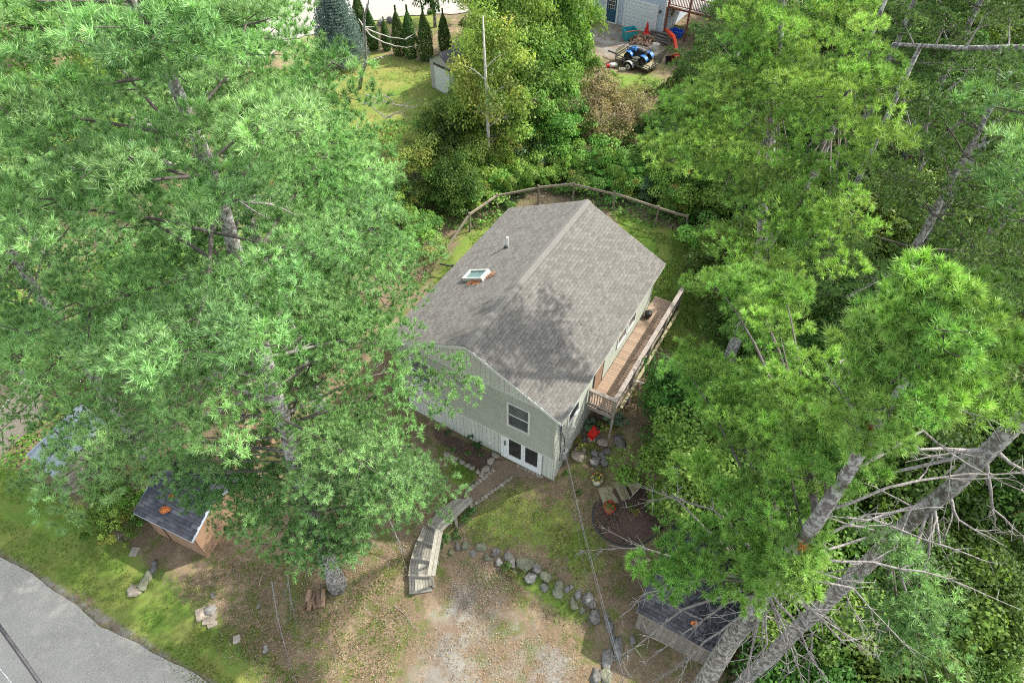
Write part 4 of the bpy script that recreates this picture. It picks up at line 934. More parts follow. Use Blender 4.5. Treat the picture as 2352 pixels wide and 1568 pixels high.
def broad_mesh(key, pal, rx, rz, nl, nleaf, lsize, seed, hollow=.5, droop=0.0):
    """crown mesh round the origin: leaf clumps spread through an uneven ellipsoid of radius rx and half height rz"""
    r_ = np.random.default_rng(seed); P, N, Cc = [], [], []
    for i in range(nl):
        d = r_.normal(size=3); d /= np.linalg.norm(d); d[2] = abs(d[2])*1.1-.35
        rad = r_.uniform(hollow*.7, 1.0)**.6; c = d*rad*np.array([rx, rx, rz])*r_.uniform(.68, 1.26)
        cr = rx*r_.uniform(.11, .33); col = pal[r_.integers(0, len(pal))]*r_.uniform(.68, 1.3)
        k = int(nleaf/nl*r_.uniform(.6, 1.4)); v = r_.normal(size=(k, 3)); v /= np.linalg.norm(v, axis=1, keepdims=True)
        v[:, 2] = np.where(v[:, 2] < -.2, -v[:, 2]*.6, v[:, 2])
        rr = r_.uniform(.35, 1.05, (k, 1))**.6
        p = c+v*rr*cr*np.array([1.15, 1.15, .75]); p[:, 2] -= droop*r_.random(k)*cr
        P.append(p); N.append(v*.55+np.array([0, 0, .7])+r_.normal(size=(k, 3))*.45); Cc.append(np.repeat(col[None], k, 0)*r_.uniform(.75, 1.25, (k, 1)))
    P, N, Cc = map(np.concatenate, (P, N, Cc))
    me = leaf_mesh('crown', P, N, lsize*r_.uniform(.5, 1.35, len(P)), Cc); me.materials.append(M['leaf']); BROAD[key] = (me, rx, rz); return me
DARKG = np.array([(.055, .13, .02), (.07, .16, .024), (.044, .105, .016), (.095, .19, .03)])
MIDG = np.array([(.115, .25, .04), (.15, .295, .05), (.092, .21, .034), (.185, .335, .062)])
YELG = np.array([(.18, .29, .05), (.23, .325, .06), (.15, .26, .045), (.28, .32, .07), (.12, .225, .04)])
BRNG = np.array([(.25, .24, .085), (.20, .20, .07), (.17, .19, .06), (.28, .25, .10), (.15, .13, .06)])
BLUEG = np.array([(.09, .16, .075), (.11, .185, .09), (.075, .135, .06)])
for i in range(3): broad_mesh(f'dark{i}', DARKG, 2.4, 2.0, 70, 19000, .135, 20+i)
for i in range(3): broad_mesh(f'mid{i}', MIDG, 2.3, 2.1, 64, 17000, .125, 30+i)
for i in range(2): broad_mesh(f'yel{i}', YELG, 2.0, 3.0, 64, 17000, .10, 40+i, droop=.5)
broad_mesh('brown', BRNG, 2.3, 2.0, 60, 16000, .085, 50)
for i in range(3): broad_mesh(f'shrub{i}', MIDG, 1.0, .8, 24, 3600, .085, 60+i, .3)
for i in range(2): broad_mesh(f'paleshrub{i}', np.concatenate([YELG, MIDG]), 1.1, .8, 24, 3600, .075, 70+i, .3)
broad_mesh('blueshrub', BLUEG, 1.0, .75, 24, 3400, .085, 80, .3)
def broadleaf(key, label, xy, height, spread, name='broadleaf_tree', group=None, cat='tree', trunk_m=None, squash=1.0, tr=.10, dz=0):
    me, rx, rz_ = BROAD[key]; x, y = xy; g = hz(x, y); o = empty(name, (x, y, g-.05+dz), 0, label, cat, group)
    c = bpy.data.objects.new('crown', me); COL.objects.link(c); c.parent = o
    s = spread*1.12/rx; hs = min(height*.6, spread*2.3*squash)/rz_
    c.scale = (s, s*random.uniform(.9, 1.1), hs); c.location = (0, 0, height-rz_*hs*.97); c.rotation_euler = (random.uniform(-.08, .08), random.uniform(-.08, .08), random.uniform(0, 6.28))
    b_ = MB(); k = 5; hh = height-rz_*hs
    P = [Vector((math.sin(i*1.3+x)*.08*i/k, math.cos(i*1.7+y)*.08*i/k, hh*1.25*i/k)) for i in range(k+1)]
    b_.tube(P, [tr*height/5*(1-.75*i/k) for i in range(k+1)], 7)
    for i in range(5):
        a = i*1.26+x; q = P[2+i % 3]; b_.tube([q, q+Vector((math.cos(a)*spread*.35, math.sin(a)*spread*.35, hh*.3)), q+Vector((math.cos(a)*spread*.65, math.sin(a)*spread*.65, hh*.45))], [tr*height/5*.4, tr*height/5*.25, .008], 5, False)
    b_.build('trunk', trunk_m or M['bark'], o, True, True)
    return o

# ------------------------------------------------------------------ the great pines
T1 = [(-6.7, 10.7, -1.4), (-6.5, 10.75, 5), (-5.9, 10.85, 13), (-5.55, 10.9, 17.3), (-5.5, 10.2, 21.6)]
def tr_at(T, z):
    for a, b in zip(T, T[1:]):
        if a[2] <= z <= b[2]:
            t = (z-a[2])/(b[2]-a[2]); return np.array([a[i]+(b[i]-a[i])*t for i in range(3)])
    return np.array(T[-1] if z > T[-1][2] else T[0])
def tips(T, lst, zlim=(-1, 40), dz=.2, **kw):
    out = []
    for px, py, d in lst:
        e = np.array(far(px, py, d)); z = min(max(e[2]+dz, zlim[0]), zlim[1]); out.append((tr_at(T, z), e, dict(kw)))
    return out
def sprays(T, lst, leaf, zlim, dz=.0, **kw):              # boughs that carry needles only over their last `leaf` metres
    out = []
    for px, py, d in lst:
        e = np.array(far(px, py, d)); z = min(max(e[2]+dz, zlim[0]), zlim[1]); a = tr_at(T, z); L = np.linalg.norm(e-a); out.append((a, e, dict(kw, f0=max(.12, 1-leaf/L), r0=.007+.0045*L)))
    return out
def bare(T, pts):                                      # a dead limb through (view x, view y, distance) points; the first lies on the trunk
    p = [far(*q) for q in pts]; p[0] = Vector(tr_at(T, p[0].z)); return p
def proj(p):
    y, z = p[1], p[2]-CAMH; d = y*math.cos(PITCH)-z*math.sin(PITCH); u = y*math.sin(PITCH)+z*math.cos(PITCH); return 1176+FPX*p[0]/d, 784-FPX*u/d
def over_shed(e):                                       # the lower boughs were cut back round the shed and the stair
    x, y = proj(e); return (e[2] < 9 and 270 < x < 490 and 1080 < y) or y > 1285 or (x < 570 and y > 1215) or (e[2] < 10 and 60 < x < 190 and y > 960) or (e[2] < 10.5 and 240 < x < 560 and 830 < y < 965) or (e[2] < 6.5 and x > 900 and y > 1140) or (x > 925 and y < 800) or (x > 880 and 800 <= y < 1010)
B1 = auto_boughs((-6.6, 10.7, 3.2), (-5.5, 10.4, 21.6), 4.6, 5.5, 1.5, 5, seed=3, skip=over_shed, prof=3.2)
B1 += tips(T1, [(1065, 862, 19.5), (965, 575, 19.5), (945, 650, 20), (925, 500, 19), (975, 1100, 22), (940, 1040, 22), (880, 940, 20.4), (900, 780, 18), (860, 1180, 22.5), (470, 285, 12.2), (505, 490, 13.2), (565, 640, 14.6), (610, 760, 16), (430, 190, 11.2), (395, 90, 10.4), (665, 1010, 19.2), (690, 1110, 20.6), (330, 40, 10.4), (520, 60, 12), (770, 1285, 23), (670, 1275, 23), (850, 380, 19), (800, 300, 19.5),
                (915, 760, 20), (700, 700, 16), (560, 760, 15), (560, 1190, 23), (385, 1095, 23.4), (455, 1110, 23.4), (560, 1150, 22), (300, 700, 18), (760, 900, 19), (620, 850, 18), (820, 1030, 21.5)], (4, 20), -.3)
B1 += sprays(T1, [(505, 1185, 23.4), (495, 1215, 23.8), (480, 1150, 23.6), (525, 1150, 23), (545, 1240, 23.6), (600, 1262, 23.4), (650, 1298, 23.6), (705, 1318, 23.6), (755, 1308, 23.4), (805, 1285, 23.2), (850, 1245, 22.8), (880, 1198, 22.6), (825, 1200, 22.4), (760, 1238, 22.6), (690, 1240, 22.6), (620, 1185, 22.6), (700, 1165, 22), (780, 1160, 22), (865, 1138, 22), (910, 1130, 22), (960, 1128, 22.2), (1000, 1135, 22.4), (1005, 1098, 22), (940, 1075, 21.6), (880, 1060, 21.4), (815, 1075, 21.2), (720, 1085, 21),
                (915, 1010, 21), (870, 970, 20.4), (950, 1035, 21.2), (560, 1110, 22.4), (480, 1105, 23), (420, 1085, 23.2), (360, 1062, 23.4), (325, 1098, 24), (300, 1040, 23.6), (385, 1010, 22.8), (455, 1035, 22.6), (530, 1030, 22), (280, 975, 23), (640, 1110, 21.6), (830, 1000, 20.6), (780, 980, 20), (740, 1010, 20.4)], 1.35, (4.2, 12), .5, width=.62)
o, n1 = pine_tree('tallest white pine with a huge pale green crown over the left yard', T1, .31, .05, B1, GREEN_PINE, f0=.28, width=1.25, needles=34, nw=.014, rc=.46, ntuft=33, tuft=.15,
                  dead=[bare(T1, q) for q in (((560, 800, 19), (420, 850, 19.5), (300, 930, 20)), ((580, 830, 19.5), (450, 960, 21), (330, 1000, 22)), ((600, 860, 20), (540, 880, 20.5), (480, 985, 21.5)), ((590, 850, 20), (400, 840, 20), (230, 900, 20.5)),
                                              ((620, 900, 21), (560, 950, 22), (500, 1000, 22.5)), ((620, 700, 18), (660, 650, 17.5), (640, 620, 17)), ((690, 760, 18), (790, 780, 18.5), (850, 790, 19)), ((740, 860, 20), (830, 870, 20.5), (900, 850, 21)),
                                              ((560, 960, 22), (430, 1010, 23), (320, 1050, 24)), ((540, 420, 15), (620, 470, 15.5), (690, 495, 16)), ((450, 390, 14.5), (390, 375, 14.2), (350, 368, 14)), ((560, 850, 20), (350, 800, 20), (260, 830, 20.5)))], deadr=.045)
T4 = [(-8.2, 17.6, .2), (-8.3, 17.4, 9), (-8.1, 17.2, 19.2)]
B4 = auto_boughs((-8.2, 17.6, 4), (-8.1, 17.2, 19.2), 7, 4.3, 1.5, 5, seed=5)+tips(T4, [(675, 45, 19), (620, 110, 19), (560, 20, 18), (830, 290, 22), (760, 240, 21), (860, 420, 23)], (6, 19))
pL4, _ = pine_tree('white pine behind the tallest one, its crown beside the blue spruce', T4, .28, .05, B4, GREEN_PINE*np.array([.98, 1.0, .95]), f0=.28, needles=20, nw=.022)
c = copy_tree(pL4); c.location = (-15.2, 15.6, hz(-15.2, 15.6)-.1); c.rotation_euler = (0, 0, 2.1); c.scale = (.92, .92, .9); c['label'] = 'white pine at the left edge over the metal lean-to'

TR1 = [(4.1, 4.35, -1.6), (4.22, 4.6, 13.1), (4.27, 4.62, 17.6), (4.3, 4.72, 19.3)]
BR1 = sprays(TR1, [(1460, 1292, 12.6), (1505, 1335, 12.5), (1520, 1262, 12.8), (1570, 1228, 13), (1545, 1300, 12.6), (1705, 1200, 12.6), (1765, 1195, 12.2), (1800, 1245, 12), (1745, 1275, 12.4), (1700, 1320, 12.8), (1800, 1320, 12), (1845, 1325, 11.8), (1850, 1255, 11.4)], .8, (12.8, 19), .25, width=.42)
BR1 += sprays(TR1, [(1590, 1058, 13.4), (1625, 1088, 13.2), (1655, 1135, 13), (1700, 1095, 12.8), (1750, 1045, 12.4), (1790, 1115, 11.8), (1720, 1150, 12.4)], .65, (13.5, 19), .2, width=.4)
BR1 += sprays(TR1, [(1560, 828, 15.6), (1615, 800, 15.6), (1640, 862, 15), (1705, 838, 14.4), (1765, 795, 14), (1700, 905, 14), (1800, 872, 13), (1855, 815, 13), (1885, 905, 11.8), (1785, 945, 12.6), (1705, 965, 13.4), (1650, 925, 14), (1905, 965, 11), (1845, 1005, 11.6), (1955, 875, 10.8), (1930, 1030, 10.6), (1990, 940, 10), (1840, 900, 12.4)], 1.2, (14.5, 19), .1, width=.62)
BR1 += sprays(TR1, [(1625, 640, 17), (1690, 625, 17), (1705, 700, 16), (1770, 695, 15), (1790, 640, 15.5), (2060, 730, 11), (2090, 800, 9.8), (2070, 870, 9.4), (2140, 745, 9.2), (2130, 680, 10)], 1.3, (16, 19.2), -.1, width=.6)
BR1 += sprays(TR1, [(2145, 745, 7.3), (2180, 690, 7.5), (2090, 815, 7.8), (2045, 880, 8.2), (2000, 950, 8.8), (2205, 650, 7.6), (2110, 720, 7.8), (2060, 790, 8.2), (1960, 1010, 9.2)], .6, (14.5, 19.2), .1, width=.36, tuft=.105, rc=.26)
BR1 += sprays(TR1, [(2200, 740, 9), (2280, 860, 9.2), (2330, 770, 9.6), (2260, 650, 10), (2240, 905, 9.4), (2290, 720, 9.6), (2190, 820, 8.8)], .7, (17, 19.2), -.1, width=.42, tuft=.13, rc=.3)
DR1 = [((1690, 1290, 12.5), (1612, 1328, 12.88), (1484, 1361, 13.5), (1426, 1415, 14.12)), ((1695, 1305, 12.62), (1565, 1397, 13.5), (1459, 1488, 14.5), (1378, 1572, 15.5)), ((1725, 1362, 12.88), (1667, 1386, 13.12), (1521, 1488, 14.25), (1410, 1580, 15.25)),
       ((1700, 1410, 13.5), (1619, 1474, 14.12), (1568, 1525, 14.75), (1500, 1570, 15.5)), ((1765, 1370, 13), (1722, 1506, 14.25), (1715, 1570, 15)), ((1785, 1350, 12.88), (1800, 1470, 14), (1812, 1545, 14.75)), ((1795, 1345, 12.88), (1842, 1452, 13.75), (1871, 1525, 14.5), (1905, 1572, 15.25)),
       ((1835, 1300, 12.5), (1862, 1452, 13.75), (1858, 1575, 15)), ((1768, 1372, 13), (1750, 1505, 14.5)), ((1780, 1365, 13), (1762, 1480, 14.12), (1700, 1560, 15)), ((1800, 1330, 12.75), (1900, 1420, 13.5), (2000, 1500, 14.5)), ((1830, 1290, 12.5), (1960, 1350, 13), (2080, 1480, 14.25)),
       ((1680, 1210, 12.5), (1640, 1170, 13.25), (1530, 1140, 14), (1440, 1165, 15)), ((1640, 1170, 13.25), (1560, 1150, 13.75), (1470, 1118, 14.25)), ((1700, 1240, 13), (1480, 1256, 14.25), (1342, 1264, 15)), ((1870, 1210, 12), (1990, 1180, 12.25), (2060, 1215, 12.75), (2270, 1290, 13.75)),
       ((1880, 1240, 12.25), (2000, 1290, 12.75), (2180, 1330, 13.75), (2345, 1400, 14.75)), ((2040, 900, 10.5), (2057, 899, 10.62), (2221, 945, 11), (2352, 995, 11.5)), ((2000, 960, 10.75), (2120, 985, 11.25), (2225, 1070, 12.25), (2345, 1125, 13)), ((1960, 1080, 11.25), (2110, 1100, 11.75), (2280, 1085, 12.5), (2380, 1090, 13)),
       ((1850, 1320, 12.5), (1930, 1470, 13.75), (2010, 1460, 14.25)), ((1880, 1255, 12.25), (1930, 1330, 12.88), (1990, 1470, 14.38)), ((1770, 1380, 13.12), (1740, 1450, 13.75), (1640, 1530, 14.75)), ((1790, 1360, 13), (1830, 1500, 14.25), (1840, 1568, 15)), ((2060, 880, 10.38), (1930, 830, 11.25), (1990, 800, 11.75))]
pine_tree('near lichen covered pine with bare grey lower branches over the black shed roof', TR1, .32, .03, BR1, LIME_PINE*np.array([.92, 1.0, 1.0]), dead=[bare(TR1, q) for q in DR1], deadr=.027, width=.8, needles=42, f0=.35, tuft=.14, nw=.012, rc=.32, ntuft=34)
TR2 = [(7.15, 6.5, -1.3), (7.35, 6.5, 4), (7.9, 6.5, 11.7), (8.25, 6.5, 15.7), (8.6, 6.4, 21)]
BR2 = tips(TR2, [(2050, 1400, 15.2), (2110, 1470, 15.2), (2160, 1500, 15), (2080, 1330, 15), (2060, 1450, 15.5), (2120, 1520, 15.5), (2000, 1480, 16), (2070, 1560, 16), (2180, 1560, 15.5), (2020, 1250, 14.6), (2150, 1420, 15), (2090, 1270, 14.2)], (8.5, 11.2), 1.0, f0=.5, width=.5) + tips(TR2, [(2400, 300, 9), (2420, 500, 9), (2340, 350, 11)], (14, 20))
DR2 = [((2075, 1210, 15), (1990, 1195, 14.5), (1910, 1185, 14)), ((2070, 1215, 15), (2160, 1250, 15.5), (2255, 1285, 16)), ((2225, 1070, 14), (2110, 1030, 13.5), (2040, 960, 13)), ((2220, 1075, 14), (2000, 1095, 13.5), (1960, 1080, 13.2)), ((2230, 1065, 14), (2340, 1075, 14.5), (2400, 1090, 15)),
       ((2120, 1180, 14.8), (2200, 1195, 15.2), (2310, 1255, 16)), ((2060, 1225, 15), (2075, 1330, 15.4), (2090, 1400, 15.6), (2130, 1570, 16.5)), ((2070, 1220, 15), (2130, 1310, 16), (2170, 1325, 16.5)), ((2210, 1090, 14), (2280, 1170, 15), (2350, 1230, 16)), ((1990, 1280, 15.5), (1900, 1265, 15), (1860, 1255, 14.6))]
pine_tree('leaning bare trunked pine with sparse side limbs over the dark woods', TR2, .215, .10, BR2, GREEN_PINE*.9, dead=[bare(TR2, q) for q in DR2], deadr=.04, needles=30, nw=.015, rc=.36, ntuft=18)
TR3 = [(8.9, 18.0, .9), (8.6, 18.2, 9), (7.6, 18.8, 15), (6.9, 19.2, 18.8)]
TR4 = [(8.6, 18.2, 9), (8.9, 17.2, 13), (8.7, 16.6, 18.6)]
BR3 = sprays(TR3, [(1690, 35, 22), (1655, 105, 21.5), (1740, 110, 21.5), (1640, 170, 21), (1765, 180, 21), (1690, 205, 20.6), (1700, 120, 21.8), (1500, 352, 19.2), (1525, 300, 19.6), (1560, 332, 19.2), (1620, 352, 19), (1565, 398, 18.8), (1685, 372, 18.8), (1620, 282, 19.8), (1700, 300, 19.6), (1565, 252, 20.2), (1625, 238, 20.2), (1760, 330, 19.2), (1740, 420, 18.6), (1660, 440, 18.4), (1800, 280, 19.6), (1830, 190, 20.4),
                   (1540, 372, 18.6), (1600, 310, 19.6), (1790, 470, 18.2), (1720, 250, 20), (1700, 485, 18.2), (1750, 560, 17.8), (1700, 590, 17.6), (1765, 640, 17.2), (1820, 455, 18.2), (1830, 560, 17.4)], 1.25, (10.5, 18.7), .0, width=.62)
BR3 += sprays(TR4, [(1960, 75, 19.4), (1990, 140, 19), (1930, 190, 19), (1990, 255, 18.6), (1955, 315, 18.4), (2005, 195, 18.6), (1870, 232, 19.4), (1885, 332, 18.6), (2055, 345, 18), (2000, 372, 18), (1950, 402, 18), (1885, 482, 17.6), (1820, 522, 17.6), (1765, 502, 18), (1905, 562, 17), (1955, 520, 17.2), (1845, 602, 17), (1905, 645, 16.6), (1930, 130, 19.2), (1835, 400, 18.4)], 1.2, (10, 18.5), .0, width=.6)
for q in ((5.4, 19.8, 13.7), (6.2, 20.2, 13.2), (7.0, 19.6, 12.6), (7.7, 18.7, 12.4), (7.8, 20.7, 13.1), (6.6, 19.2, 12.2), (8.6, 19.4, 12.0), (5.0, 19.4, 14.4), (6.9, 20.8, 14.0)): BR3.append((tr_at(TR3, q[2]-.3), np.array(q), dict(f0=.4, width=.8)))
BR3 += auto_boughs((8.9, 18.0, 4), (6.9, 19.2, 18.8), 11.2, 3.3, 1.5, 5, seed=12, skip=lambda e: not (1620 < proj(e)[0] < 2020 and proj(e)[1] < 330))
p3, _ = pine_tree('bright lime green pine with twin tops overhanging the far side of the deck', TR3, .25, .05, BR3, LIME_PINE, f0=.25, needles=28, nw=.0175, rc=.45, ntuft=36, tuft=.15)
pts, rr = taper_pts(TR4, .15, .03, 10); MB().tube(pts, rr, 10).build('second_leader', M['bark'], p3, False, True)
TR5 = [(13.5, 17.5, .5), (13.2, 17.5, 16)]
BR5 = auto_boughs((13.5, 17.5, 4), (13.2, 17.5, 16.5), 5.5, 3.8, 1.5, 5, seed=14)
pR5, _ = pine_tree('green pine near the right edge behind the lichen covered trunk', TR5, .22, .05, BR5, GREEN_PINE*np.array([.56, .54, .42]), f0=.3, needles=18, nw=.026,
                   dead=[[(13.3, 17.5, 9), (11.8, 16.4, 9.4), (11, 16, 9.2)], [(13.3, 17.5, 10), (12.3, 16.0, 10.6), (12.0, 15.2, 11)], [(13.3, 17.5, 8), (12.2, 16.3, 8.6)]])
for (x, y, s, rzz, lab) in ((17.5, 31.0, .92, 1.0, 'dark pine high in the woods, right of the fallen pole'), (19.0, 21.5, 1.0, 2.2, 'green pine filling the upper right corner of the woods'), (11.0, 33.5, .78, 3.1, 'small dark pine behind the lime green one'),
                          (21.0, 32.0, 1.0, 4.0, 'tall dark pine farthest into the right woods'), (24, 15, .9, 5.0, 'green pine cut by the right edge of the view'), (-24, 27, .95, .6, 'green pine at the left edge behind the yard'), (-17.5, 34, .75, 2.6, 'smaller pine beside the far gravel drive')):
    c = copy_tree(pR5); c.location = (x, y, hz(x, y)-.1); c.rotation_euler = (0, 0, rzz); c.scale = (s, s, s); c['label'] = lab

# ------------------------------------------------------------------ broadleaf trees and shrubs
WR = 'dense broadleaf trees in the dark woods right of the yard'
woods = [(6.9, 13.6, 4.6, 2.2), (7.5, 16.2, 4.2, 2.1), (9.6, 11.6, 5.0, 2.3), (10.4, 19.2, 3.9, 2.0), (11.6, 14.4, 5.6, 2.5), (11.3, 20.5, 5.4, 2.4), (13.4, 10.6, 5.2, 2.5), (12, 17.3, 6.2, 2.5), (15, 14.2, 5.5, 2.6), (9.9, 8.6, 4.6, 2.3), (12.4, 7.0, 4.6, 2.5),
         (15.2, 9.6, 4.8, 2.4), (10.4, 5.4, 4.2, 2.3), (13.2, 3.9, 4.2, 2.3), (9.0, 3.0, 4.0, 2.2), (17, 18, 5.5, 2.7), (14.8, 21.5, 5.5, 2.6), (13.0, 24.6, 5.6, 2.6), (18, 25, 6, 2.8), (16.4, 29.5, 6, 2.8), (21, 27, 6.4, 2.9), (12.2, 29.2, 4.8, 2.3), (19.5, 16.5, 5.4, 2.6), (18.6, 12.4, 4.6, 2.3), (11.0, 22.4, 3.6, 1.8), (17.0, 11.0, 4.0, 2.0),
         (10.6, 24.0, 4.4, 2.1), (24, 22, 6.5, 3), (25, 30, 6.5, 3), (20, 36, 7, 3), (14.5, 35, 6, 2.8), (26, 38, 7, 3.1), (31, 34, 7, 3.2), (33, 42, 8, 3.4), (29, 47, 8, 3.3), (36, 50, 9, 3.6), (22, 48, 7.5, 3), (32, 57, 9, 3.6), (39, 58, 9, 3.6), (30, 26, 6, 3), (8.0, 9.6, 3.0, 1.5), (11.5, 1.8, 3.8, 2.2), (15.2, 6.6, 3.2, 1.7)]
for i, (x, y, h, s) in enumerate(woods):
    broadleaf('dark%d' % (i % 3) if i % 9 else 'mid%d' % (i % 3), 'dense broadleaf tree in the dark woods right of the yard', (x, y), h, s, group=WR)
broadleaf('mid1', 'bright leafy bush at the edge of the bare sand patch', (15.6, 7.3), 2.4, 1.2, 'leafy_bush', cat='bush')
def Pxy(px, py, z=1.5): p = at(px, py, z); return (p.x, p.y)
broadleaf('yel0', 'tall yellowing birch with a white trunk behind the fence', (-1.2, 35.2), 10.6, 2.5, 'birch_tree', trunk_m=M['birchbark'], squash=1.5, tr=.06)
bt = empty('birch_tree', (-1.35, 33.6, 1.5), 0, 'bare white birch stem standing in front of the yellow crown', 'tree')
MB().tube([(0, 0, 0), (.05, .05, 3), (0, .1, 6), (-.05, .1, 9.2)], [.10, .09, .07, .03], 8).build('trunk', M['birchbark'], bt, True, True)
for z, a, L in ((4, 2.6, 1.2), (5, .4, 1.3), (6, 3.4, 1.0), (6.6, .2, .8), (3.3, .1, 1.3)): dead_branch(bt, [XF[bt.name] @ Vector((0, .05, z)), XF[bt.name] @ Vector((math.cos(a)*L*.6, .1, z+.5)), XF[bt.name] @ Vector((math.cos(a)*L, .1, z+.7))], .03, m='birchbark')
BELT = [('mid0', 'leafy green tree right of the birch, in front of the garage drive', (1.9, 43.5), 10.5, 2.5), ('mid1', 'feathery tree hiding the left part of the blue grey garage', (3.6, 46.5), 9.5, 2.0), ('yel1', 'yellow green tree left of the birch beside the dark roofed shed', (-1.9, 38.6), 7.2, 1.9),
        ('brown', 'rounded olive brown thicket below the trailer', (5.4, 37.6), 4.6, 2.5), ('brown', 'smaller brownish thicket joined to the rounded one', (7.6, 39.2), 3.4, 1.9), ('dark1', 'dark round tree beside the red digger arm', (12.2, 41.5), 5.2, 2.3), ('dark2', 'dark blue green tree below the bare soil bank', (9.6, 36.6), 4.2, 1.8),
        ('mid2', 'leafy tree at the top edge between garage and birch', (-.5, 52), 9, 2.6), ('dark0', 'dark leafy tree above the arborvitae row', (-6.2, 56), 8.0, 2.0), ('dark2', 'dark tree right of the red brown balcony', (18.5, 53), 8, 3.2), ('dark1', 'leafy tree at the top edge beyond the balcony', (22, 58), 9, 3.4), ('dark0', 'broad dark tree near the top right corner', (27, 50), 9, 3.5),
        ('dark0', 'dark leafy tree over the top right woods', (17, 45), 7.5, 3.0), ('dark2', 'broadleaf tree behind the fallen pole', (23, 43), 8, 3.2), ('mid2', 'leafy tree between lime pine and olive thicket', (11.0, 30.8), 4.0, 1.9), ('yel0', 'pale yellow green sapling tree left of the fence', (-5.4, 32.6), 4.4, 2.0), ('dark1', 'leafy tree at the left corner of the fence', (-3.2, 31.2), 3.6, 1.5),
        ('mid0', 'broadleaf tree hidden low behind the tallest pine', (-13.5, 21), 4.5, 2.3), ('dark1', 'dark tree on the slope left of the house', (-8.6, 21.6), 4.2, 1.9), ('mid2', 'green tree between the two left pines', (-16.5, 23), 5.5, 2.6), ('mid1', 'leafy tree at the far left border', (-26, 21), 6, 3), ('mid1', 'broad green tree at the upper left corner', (-30, 46), 9, 3.8), ('mid2', 'leafy tree left of the far gravel drive', (-27, 35), 6.5, 3.2), ('mid0', 'green tree peeping out above the left pines', (-22, 50), 7.5, 3.0), ('mid0', 'leafy tree by the top left border', (-36, 52), 10, 4.0), ('mid2', 'green tree along the far gravel drive', (-25, 41), 7, 3)]
BELT += [('mid1', 'leafy tree right behind the back fence\'s middle', (3.0, 36.2), 4.2, 2.0), ('mid0', 'green tree between birch and olive thicket', (1.6, 38.8), 6.4, 2.4), ('dark0', 'darker green tree left of the birch stem', (-3.4, 35.4), 5.0, 2.0), ('mid2', 'tall leafy tree above the olive thicket', (3.4, 42.0), 7.2, 1.9), ('yel0', 'yellow green tree over the dark roofed shed', (-1.2, 44.8), 9.0, 2.2),
         ('mid1', 'leafy tree at the top edge left of the garage', (2.2, 52.5), 8.0, 2.4), ('dark1', 'dark tree behind the yellow one at the shed', (0.4, 48.0), 8.5, 2.2), ('mid0', 'leafy tree right of the birch crown', (.9, 41.6), 8.2, 2.2), ('dark2', 'dark green tree beside the digger\'s bucket', (14.0, 38.0), 4.6, 2.2), ('mid2', 'bushy tree right of the olive thicket', (8.6, 33.6), 3.6, 1.9), ('mid0', 'low spreading tree left of the birch foot', (-2.6, 33.0), 3.2, 1.7)]
for k, lab, xy, h, s in BELT: broadleaf(k, lab, xy, h, s)
SH = 'shrubs growing along the back fence'
rs = random.Random(4); fen = []
fp = [(1079, 527), (1142, 482), (1236, 467), (1315, 462), (1407, 482), (1505, 515), (1571, 537)]
FP = [at(px, py, 1.7) for px, py in fp]
for i in range(74):
    t = rs.uniform(0, 5.99); k = int(t); p = FP[k].lerp(FP[k+1], t-k); c = hw(-3.6, 5); d = Vector((p.x-c.x, p.y-c.y, 0)).normalized(); off = rs.uniform(1.2, 5.0)
    q = p+d*off
    if (q.x-5.4)**2+(q.y-37.6)**2 < 2: continue
    fen.append((q.x, q.y, rs.uniform(1.0, 2.0)+off*.12, rs.uniform(.8, 1.35)))
for i, (x, y, h, s) in enumerate(fen):
    broadleaf(rs.choice(('shrub0', 'shrub1', 'shrub2', 'shrub1', 'paleshrub0', 'blueshrub')), 'leafy green shrub in the thicket just outside the back fence', (x, y), h, s, 'shrub', SH, 'shrub')
for i, p in enumerate(((-6.4, 30.2), (-5.2, 29.2), (-4.3, 27.6), (-7.5, 33.5), (-8.8, 34.5), (-9.6, 32), (-3.6, 34.4))):
    broadleaf(rs.choice(('paleshrub0', 'paleshrub1', 'shrub0')), 'pale leafy shrub between the great pine and the back lawn', p, rs.uniform(1.5, 2.6), rs.uniform(1.0, 1.6), 'shrub', 'pale shrubs left of the fence', 'shrub')
for i, p in enumerate(((-14.5, 43.5), (-12.8, 42.3), (-16, 45.5), (-11.6, 40.8), (-17.8, 46.5), (-15.5, 41))):
    broadleaf('paleshrub%d' % (i % 2), 'yellow green bush in front of the blue spruce lawn', p, rs.uniform(1.4, 2.2), rs.uniform(1.2, 1.7), 'shrub', 'yellow bushes below the blue spruce', 'shrub')
for i, p in enumerate(((-16.5, 14.2), (-16.0, 13.1), (-15.6, 12.5), (-15.0, 13.6), (-16.6, 15.6), (-14.9, 14.8))):
    broadleaf(('shrub0', 'shrub1', 'paleshrub1')[i % 3], 'bright leafy shrub between the metal lean-to and the tan shed', p, rs.uniform(1.3, 2.2), rs.uniform(.7, 1.0), 'shrub', 'shrubs between lean-to and shed', 'shrub')
for (x, y, h, s, k, lab) in ((10.3, 25.4, 1.8, 1.2, 'shrub0', 'leafy shrub under the fence\'s right end'), (9.8, 27.0, 2.4, 1.3, 'shrub1', 'tall shrub hiding the last fence post'), 
                             (11.5, 45.5, 1.2, .9, 'paleshrub0', 'pale weedy bush at the digger\'s bucket'), (7.0, 46.8, .8, .9, 'paleshrub1', 'yellow green weeds in front of the trailer wheel'), (9.2, 45.4, .9, 1.0, 'shrub1', 'green weeds on the bank below the trailer'), (14.6, 49.5, 2.6, 1.5, 'shrub0', 'shrub growing against the balcony stair')):
    broadleaf(k, lab, (x, y), h, s, 'shrub', None, 'shrub')
